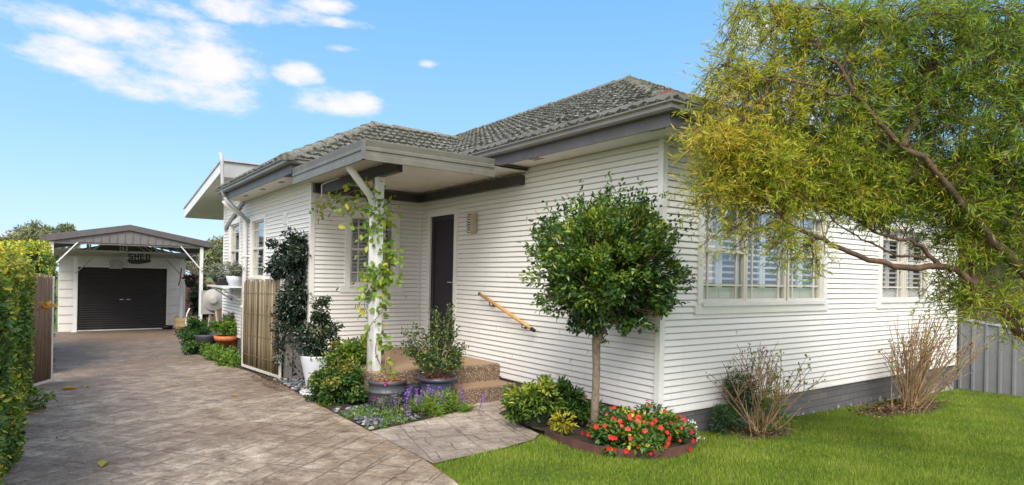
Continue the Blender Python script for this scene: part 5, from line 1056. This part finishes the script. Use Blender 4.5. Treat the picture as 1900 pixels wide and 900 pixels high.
# bare hydrangea shrubs
def bare(name, c, hgt, spread, nst, label, seed, lean=(0,0), r=.007, sub=3):
    rs = random.Random(seed); g = gz(c[0], c[1]); o = empty(name, (c[0],c[1],g), label, 'shrub'); m = MB(); tips = []
    for _ in range(nst):
        a_ = rs.uniform(0, 2*math.pi); sp = rs.random()**.7*spread; h = hgt*rs.uniform(.55,1)*(1-.38*(sp/spread)**2); b = Vector((c[0]+rs.gauss(0,.09), c[1]+rs.gauss(0,.05), g)); e = b+Vector((math.cos(a_)*sp+lean[0]*rs.uniform(.5,1.3), min(math.sin(a_)*sp*.6, .32)+lean[1], h)); md = b.lerp(e, .5)+Vector((rs.gauss(0,.035), rs.gauss(0,.02), .06*h))
        if e.y > -.04: e.y = -.05-rs.random()*.1
        q1 = b.lerp(md,.5)+Vector((rs.gauss(0,.02),rs.gauss(0,.02),0)); q3 = md.lerp(e,.5)+Vector((rs.gauss(0,.025),rs.gauss(0,.015),.02)); m.tube([b,q1,md,q3,e], [r,r*.9,r*.75,r*.6,r*.45], 5, False); tips.append(e)
        for _ in range(rs.randint(1,sub)):
            f = rs.choice([md,q3]); d = Vector((rs.uniform(-1,1),rs.uniform(-.6,.3),rs.uniform(.5,1.4))).normalized()*rs.uniform(.1,.3)*hgt; e2 = f+d
            if e2.y > -.04: e2.y = -.05
            m.tube([f, f+d*.5+Vector((rs.gauss(0,.015),0,.01)), e2], [r*.6,r*.5,r*.35], 4, False); tips.append(e2)
            for _ in range(rs.randint(0,2)): m.tube([f+d*.5, f+d*.5+Vector((rs.uniform(-.06,.06),rs.uniform(-.04,.02),rs.uniform(.02,.1)))], [r*.4,r*.3], 4, False)
    m.build('stems', 'twig', o)
    P = np.array([list(t) for t in tips if rs.random() < .55 for _ in range(3)]); n = len(P); P = P+rng.normal(0,.006,P.shape); leaves('buds', P, rdir(n,(0,0,1)), rdir(n), .028, .014, rng.random(n)*.6, 'lf_maroon', o, None, 'q')['kind'] = 'stuff'
    P = np.array([list(t) for t in tips if rs.random() < .2 for _ in range(3)]); n = len(P); P = P+rng.normal(0,.012,P.shape); leaves('young_leaves', P, rdir(n,(0,0,.6)), rdir(n), .045, .022, rng.normal(.6,.25,n), 'lf_lime', o, None, 'h'); return o
bare('bare_hydrangea', (1.22,-.38,0), 1.08, .85, 46, 'leafless brown shrub in front of the three-light front window', 21, (.06,0), .0065)
bare('bare_hydrangea', (4.55,-.50,0), 1.45, 1.0, 82, 'larger leafless brown shrub at the far end of the front wall', 22, (.35,-.1), .0085, 3)
s_ = empty('dwarf_conifer', (1.0,-.2,0), 'small dark green feathery conifer behind the nearer leafless shrub', 'conifer')
for (c, r, n, nc) in (((.86,-.2,.16),(.2,.14,.14),1500,26),((1.06,-.18,.5),(.2,.13,.16),1300,24),((1.2,-.16,.35),(.24,.12,.2),1200,22)): foliage('needles', c, r, n, .06, .008, 'lf_conifer', s_, nc, .08, .3, shape='q', base=.5, clip=lambda P: P[:,1] < -.025)
m = MB(); branchy(m, (1.02,-.2,0), [(1.05,-.2,.6),(.85,-.2,.25),(1.2,-.18,.5)], .01, .004, .02); m.build('stems', 'twig', s_)
s_ = empty('green_basal_shoots', (1.35,-.4,0), 'fresh narrow green shoots at the base of the nearer leafless shrub', 'plant'); foliage('leaves', (1.36,-.42,.2), (.18,.12,.24), 420, .075, .014, 'lf_weed', s_, 16, .08, .3, shape='q', base=.4)
for (cx2, cy2, sx2, sy2, n, lab) in ((1.25,-.38,.22,.1,260,'brown dead leaves and bare soil under the nearer leafless shrub'),(4.5,-.42,.5,.13,900,'pile of brown dead leaves under the larger leafless shrub')):
    P = np.stack([rng.normal(cx2,sx2,n), np.minimum(rng.normal(cy2,sy2,n),-.05), np.zeros(n)], 1); P[:,2] = [gz(x,y)+.03+random.random()*.03 for x, y in P[:,:2]]; o = leaves('leaf_litter', P, rdir(n)*np.array([1,1,.4]), rdir(n)*.5+np.array([0,0,1.]), .05, .03, rng.random(n), 'lf_litter'); tag(o, lab, 'leaf litter', kind='stuff')
    m = MB(); N = 24; V = [(cx2,cy2,gz(cx2,cy2)+.02)]+[(cx2+math.cos(2*math.pi*k/N)*sx2*2.0*(1+.2*math.sin(k*2.3)), min(cy2+math.sin(2*math.pi*k/N)*sy2*2.1,-.02), gz(cx2+math.cos(2*math.pi*k/N)*sx2*2,0)+.004) for k in range(N)]; m.add(V, [(0,k+1,(k+1)%N+1) for k in range(N)]); tag(m.build('bare_soil', 'litter'), kind='structure')

n = 240; P = np.stack([rng.uniform(-1.5,7.2,n), -rng.uniform(.3,3.2,n), np.zeros(n)], 1); P = P[(P[:,0]*.59+2.9+.81*(P[:,1]+4.18)) > 4.5]; n = len(P); P[:,2] = [gz(x,y)+.028 for x, y in P[:,:2]]
tag(leaves('lawn_debris', P, rdir(n)*np.array([1,1,.3]), rdir(n)*.4+np.array([0,0,1.]), .035*rng.uniform(.5,1.5,n), .010, rng.random(n), 'lf_litter'), 'small dry leaves and twigs scattered over the front lawn', 'leaf litter', kind='stuff')
P = np.stack([rng.uniform(-4.9,-2.5,70), rng.uniform(.5,14,70), np.zeros(70)], 1); P[:,2] = [gz(x,y)+.02 for x, y in P[:,:2]]
tag(leaves('driveway_debris', P, rdir(70)*np.array([1,1,.3]), rdir(70)*.4+np.array([0,0,1.]), .03*rng.uniform(.5,1.5,70), .012, rng.random(70), 'lf_litter'), 'tiny dry leaf scraps scattered on the driveway', 'leaf litter', kind='stuff')

# ------------------------------------------------------------------ right boundary
FX = 7.78; o = empty('sheet_metal_fence', (FX,-1,-.2), 'grey ribbed sheet-metal boundary fence at the right of the lawn', 'fence')
m = MB(); y = .3; prof = []; k = 0
while y > -4:
    for dy, d in ((0,0),(.10,0),(.115,-.028),(.145,-.028),(.16,0)): prof.append((y-dy, d))
    y -= .19
V = []
for (yy, d) in prof: zt = 1.05-.14*max(0,-yy+.1) if yy > -2 else .75; V += [(FX+d, yy, -.22), (FX+d, yy, zt)]
m.add(V, [(2*i,2*i+1,2*i+3,2*i+2) for i in range(len(prof)-1)]); m.build('panel', 'colorbond', o)
m = MB(); m.bar((FX,.3,1.07),(FX,-2,.77),.06,.04).bar((FX,-2,.77),(FX,-4,.77),.06,.04); m.build('top_rail', 'colorcap', o); m = MB(); m.box(FX-.035,FX+.03,-4,.3,-.26,-.18); m.build('bottom_rail', 'fascia', o)
NB = empty('neighbour_house', (9.2,-3,-.2), 'taupe rendered house with dark roof beyond the metal fence', 'house')
m = MB(); m.box(9.2,17,-3.0,12,-.5,2.55); m.build('wall', 'neighwall', NB)
m = MB(); 
for k in range(9): zz = 2.5+k*.13; yy = -3.45+k*.28; m.box(8.8+k*.28,17.5,yy,yy+.32,zz,zz+.12).box(8.8+k*.28,8.8+k*.28+.32,yy,12.4,zz,zz+.12)
m.build('roof', 'neighroof', NB); m = MB(); m.box(8.7,17.5,-3.55,-3.43,2.42,2.56).box(8.7,8.82,-3.43,12.4,2.42,2.56); m.build('gutter', 'fascia', NB)

# fallen leaves
fl = [(130,722,.20,.8),(193,861,.17,.59),(435,735,.10,.7),(160,718,.09,.9),(330,710,.06,.2),(70,770,.07,.9)]
labs = ['large curled orange leaf lying beside the near hedge','pale yellow-green leaf lying in the middle of the near driveway','small yellow leaf on the driveway near the bamboo gate','small orange scrap of leaf next to the large curled leaf','tiny pale leaf on the far driveway','orange leaf at the foot of the near hedge']
for i, ((u, v, s, c), lb) in enumerate(zip(fl, labs)):
    r_ = np.array(at(u,v,1))-CAM; tt = -CAM[2]/r_[2]; p = CAM+r_*tt
    for _ in range(9): tt = (gz(p[0],p[1])+.02-CAM[2])/r_[2]; p = CAM+r_*tt
    a_ = i*1.3; o = leaves('fallen_leaf', np.array([p-np.array([math.cos(a_),math.sin(a_),0])*s*.5]), np.array([[math.cos(a_),math.sin(a_),.05]]), np.array([[0,0,1.]]), s, s*.5, np.array([c if c > .6 else 1.]), 'lf_dry' if c > .6 else 'lf_yellow', None, tuple(p), 'h', .3); tag(o, lb, 'fallen leaf', 'leaves fallen on the driveway')

# ------------------------------------------------------------------ the big tree on the right
BT = empty('weeping_tree', (1.2,-3.6,0), 'fine-leaved yellow-green tree whose branches hang over the front windows', 'tree')
limbs = [
 [(2150,860,5.0),(2060,700,5.0),(1960,575,4.9),(1900,509,4.9),(1855,460,4.9),(1811,411,4.8),(1786,378,4.8),(1720,306,4.7),(1674,271,4.7),(1597,189,4.7),(1560,130,4.7),(1521,90,4.7)],
 [(2150,860,5.0),(2020,710,5.0),(1940,650,5.0),(1891,615,5.0),(1855,571,5.0),(1811,535,5.0),(1775,500,5.0),(1749,493,5.0),(1678,500,4.9),(1611,482,4.9),(1558,462,4.9),(1509,435,4.8),(1470,421,4.8),(1449,399,4.8),(1418,368,4.8),(1387,346,4.8),(1340,310,4.8)],
 [(1674,271,4.7),(1690,230,4.8),(1700,200,4.8),(1712,158,4.9),(1733,92,4.9),(1740,20,5.0),(1750,-60,5.0)],
 [(1960,575,4.9),(1930,450,4.9),(1900,317,4.9),(1871,352,4.8),(1845,310,4.8)],
 [(1960,575,4.9),(1960,400,5.1),(1899,215,5.1),(1860,175,5.1),(1790,160,5.1),(1730,130,5.2)],
 [(1749,493,5.0),(1711,460,5.0),(1696,448,5.0),(1666,443,5.0),(1618,431,5.0),(1570,395,5.0),(1530,340,5.1)],
 [(1749,493,5.0),(1730,480,5.0),(1704,479,5.0),(1666,476,5.0),(1639,465,5.0),(1618,452,5.0),(1590,439,5.0),(1540,400,5.1)],
 [(1900,509,4.9),(1820,440,5.2),(1780,410,5.3),(1700,360,5.3),(1600,300,5.4),(1500,250,5.4),(1400,240,5.3)],
 [(1597,189,4.7),(1540,170,4.6),(1470,150,4.6),(1400,150,4.6),(1350,120,4.6)],
 [(1733,92,4.9),(1660,50,4.8),(1560,20,4.7),(1450,10,4.7),(1380,10,4.7)],
 [(1811,535,5.0),(1800,430,5.2),(1780,300,5.3),(1800,200,5.3),(1830,100,5.3)],
 [(1720,306,4.7),(1650,300,4.9),(1560,290,5.0),(1450,300,5.0),(1370,280,5.0)]]
radii = [(.050,.011),(.044,.008),(.028,.012),(.03,.01),(.035,.008),(.02,.006),(.016,.005),(.025,.006),(.012,.004),(.016,.005),(.02,.006),(.016,.004)]
LP = []; m = MB()
for pts, (ra, rb) in zip(limbs, radii):
    P = [at(*p) for p in pts]; Q = []
    for i in range(len(P)-1):
        for k in range(3):
            f = k/3; Q.append(P[i].lerp(P[i+1], f)+Vector((random.gauss(0,.008),random.gauss(0,.012),random.gauss(0,.008))))
    Q.append(P[-1]); n = len(Q); m.tube(Q, [ra+(rb-ra)*(i/(n-1))**.8 for i in range(n)], 8); LP += Q[len(Q)//4:]
m.build('limbs', 'bark', BT)
p0 = at(2150,860,5.0); m = MB(); g0 = Vector((p0.x+.1, p0.y-.05, gz(p0.x,p0.y)-.05)); m.tube([g0, g0.lerp(p0,.4), p0+Vector((0,0,.02))], [.13,.095,.07], 12); m.build('trunk', 'bark', BT)
LPn = np.array([list(p) for p in LP])
# crown volumes: (u, v, depth, radius along view plane, vertical, depth radius, twig count, yellowness)
vols = [(1420,60,4.8,.36,.30,.4,80,.62),(1540,60,4.8,.42,.36,.5,125,.5),(1680,50,4.8,.5,.42,.6,165,.38),(1830,60,4.7,.55,.45,.7,190,.32),(1950,60,4.8,.5,.5,.7,110,.3),
 (1370,150,4.7,.26,.22,.35,50,.68),(1450,175,4.8,.36,.25,.4,85,.6),(1560,200,4.9,.42,.33,.5,125,.45),(1690,210,4.9,.5,.38,.6,170,.34),(1840,230,4.8,.55,.42,.7,200,.3),(1960,250,4.8,.5,.5,.7,110,.28),
 (1345,255,4.6,.24,.20,.3,75,.8),(1420,290,4.7,.36,.25,.4,120,.62),(1530,310,4.9,.45,.28,.5,165,.48),(1660,330,5.0,.5,.3,.6,190,.38),(1800,350,5.0,.5,.35,.6,190,.34),(1930,380,5.0,.45,.4,.6,120,.34),
 (1345,340,4.7,.28,.15,.3,60,.66),(1430,348,4.8,.36,.14,.35,56,.6),(1540,362,4.9,.42,.13,.4,58,.5),(1650,375,5.0,.4,.13,.4,44,.45),(1800,440,5.0,.34,.16,.4,55,.45),(1900,470,5.0,.34,.3,.5,75,.42),
 (1350,420,4.8,.16,.14,.2,12,.6),(1425,430,4.8,.2,.12,.25,18,.55),(1500,470,4.8,.22,.13,.25,18,.5),(1850,560,4.9,.25,.14,.3,34,.5),(1940,620,4.9,.25,.15,.3,30,.5),(1780,540,5.0,.18,.10,.2,18,.45)]
tw = MB(); AP_ = []; AD = []; AV = []; rs = random.Random(99)
for (u, v, d, rx, rz, rd_, cnt, yel) in vols:
    c = np.array(at(u, v, d))
    for _ in range(int(cnt*(.74 if v < 260 else .82))):
        q = rdir(1)[0]*rng.random()**.4; p = c+cx_*q[0]*rx+up*q[2]*rz+fwd*((.10+q[1]*rd_) if q[1] > 0 else q[1]*rd_*.55)
        di = np.linalg.norm(LPn-p, axis=1); s = LPn[np.argmin(di*(1+rng.random(len(di))*.9))]
        if rs.random() < .6: s = p+(s-p)*min(1, .42/max(.01, np.linalg.norm(s-p)))
        dr = p-s; L0 = np.linalg.norm(dr)+1e-6; mid = s+dr*.55+np.array([0,0,.12*L0]); e = p+np.array([dr[0]/L0*.12, dr[1]/L0*.12, -.05-.06*rs.random()])
        pts = [s, (s+mid)/2+np.array([0,0,.03]), mid, p, e]; tw.tube(pts, [.0042,.0038,.0032,.0025,.001], 4, False)
        cl = rs.gauss(0,.13)
        # side sprigs with leaves
        for k in range(9):
            f = rs.uniform(.4,1.0); seg = f*4; i = min(3, int(seg)); b = np.array(pts[i])+(np.array(pts[i+1])-np.array(pts[i]))*(seg-i); sd = rdir(1, (dr[0]/L0*.6, dr[1]/L0*.6, -.15))[0]*rs.uniform(.06,.20)
            nl = rs.randint(6,9); ff = np.linspace(.15,1,nl)[:,None]; PP = b+sd*ff; DD = rdir(nl)*.75+sd/np.linalg.norm(sd)*.9; AP_.append(PP); AD.append(DD); AV.append(yel+.09+cl+rng.normal(0,.13,nl))
            if k < 5: tw.tube([b, b+sd], [.002,.001], 3, False)
tw.build('twigs', 'bark', BT)
P = np.concatenate(AP_); D = np.concatenate(AD); lv = np.concatenate(AV); k = P[:,1] < -.06; P, D, lv = P[k], D[k], lv[k]; n = len(P); print('tree leaves', n)
leaves('crown', P, D, rdir(n)+np.array([0,0,.5]), .050*rng.uniform(.5,1.65,n), .0088*rng.uniform(.7,1.3,n), lv, 'lf_tree', BT, None, 'q')
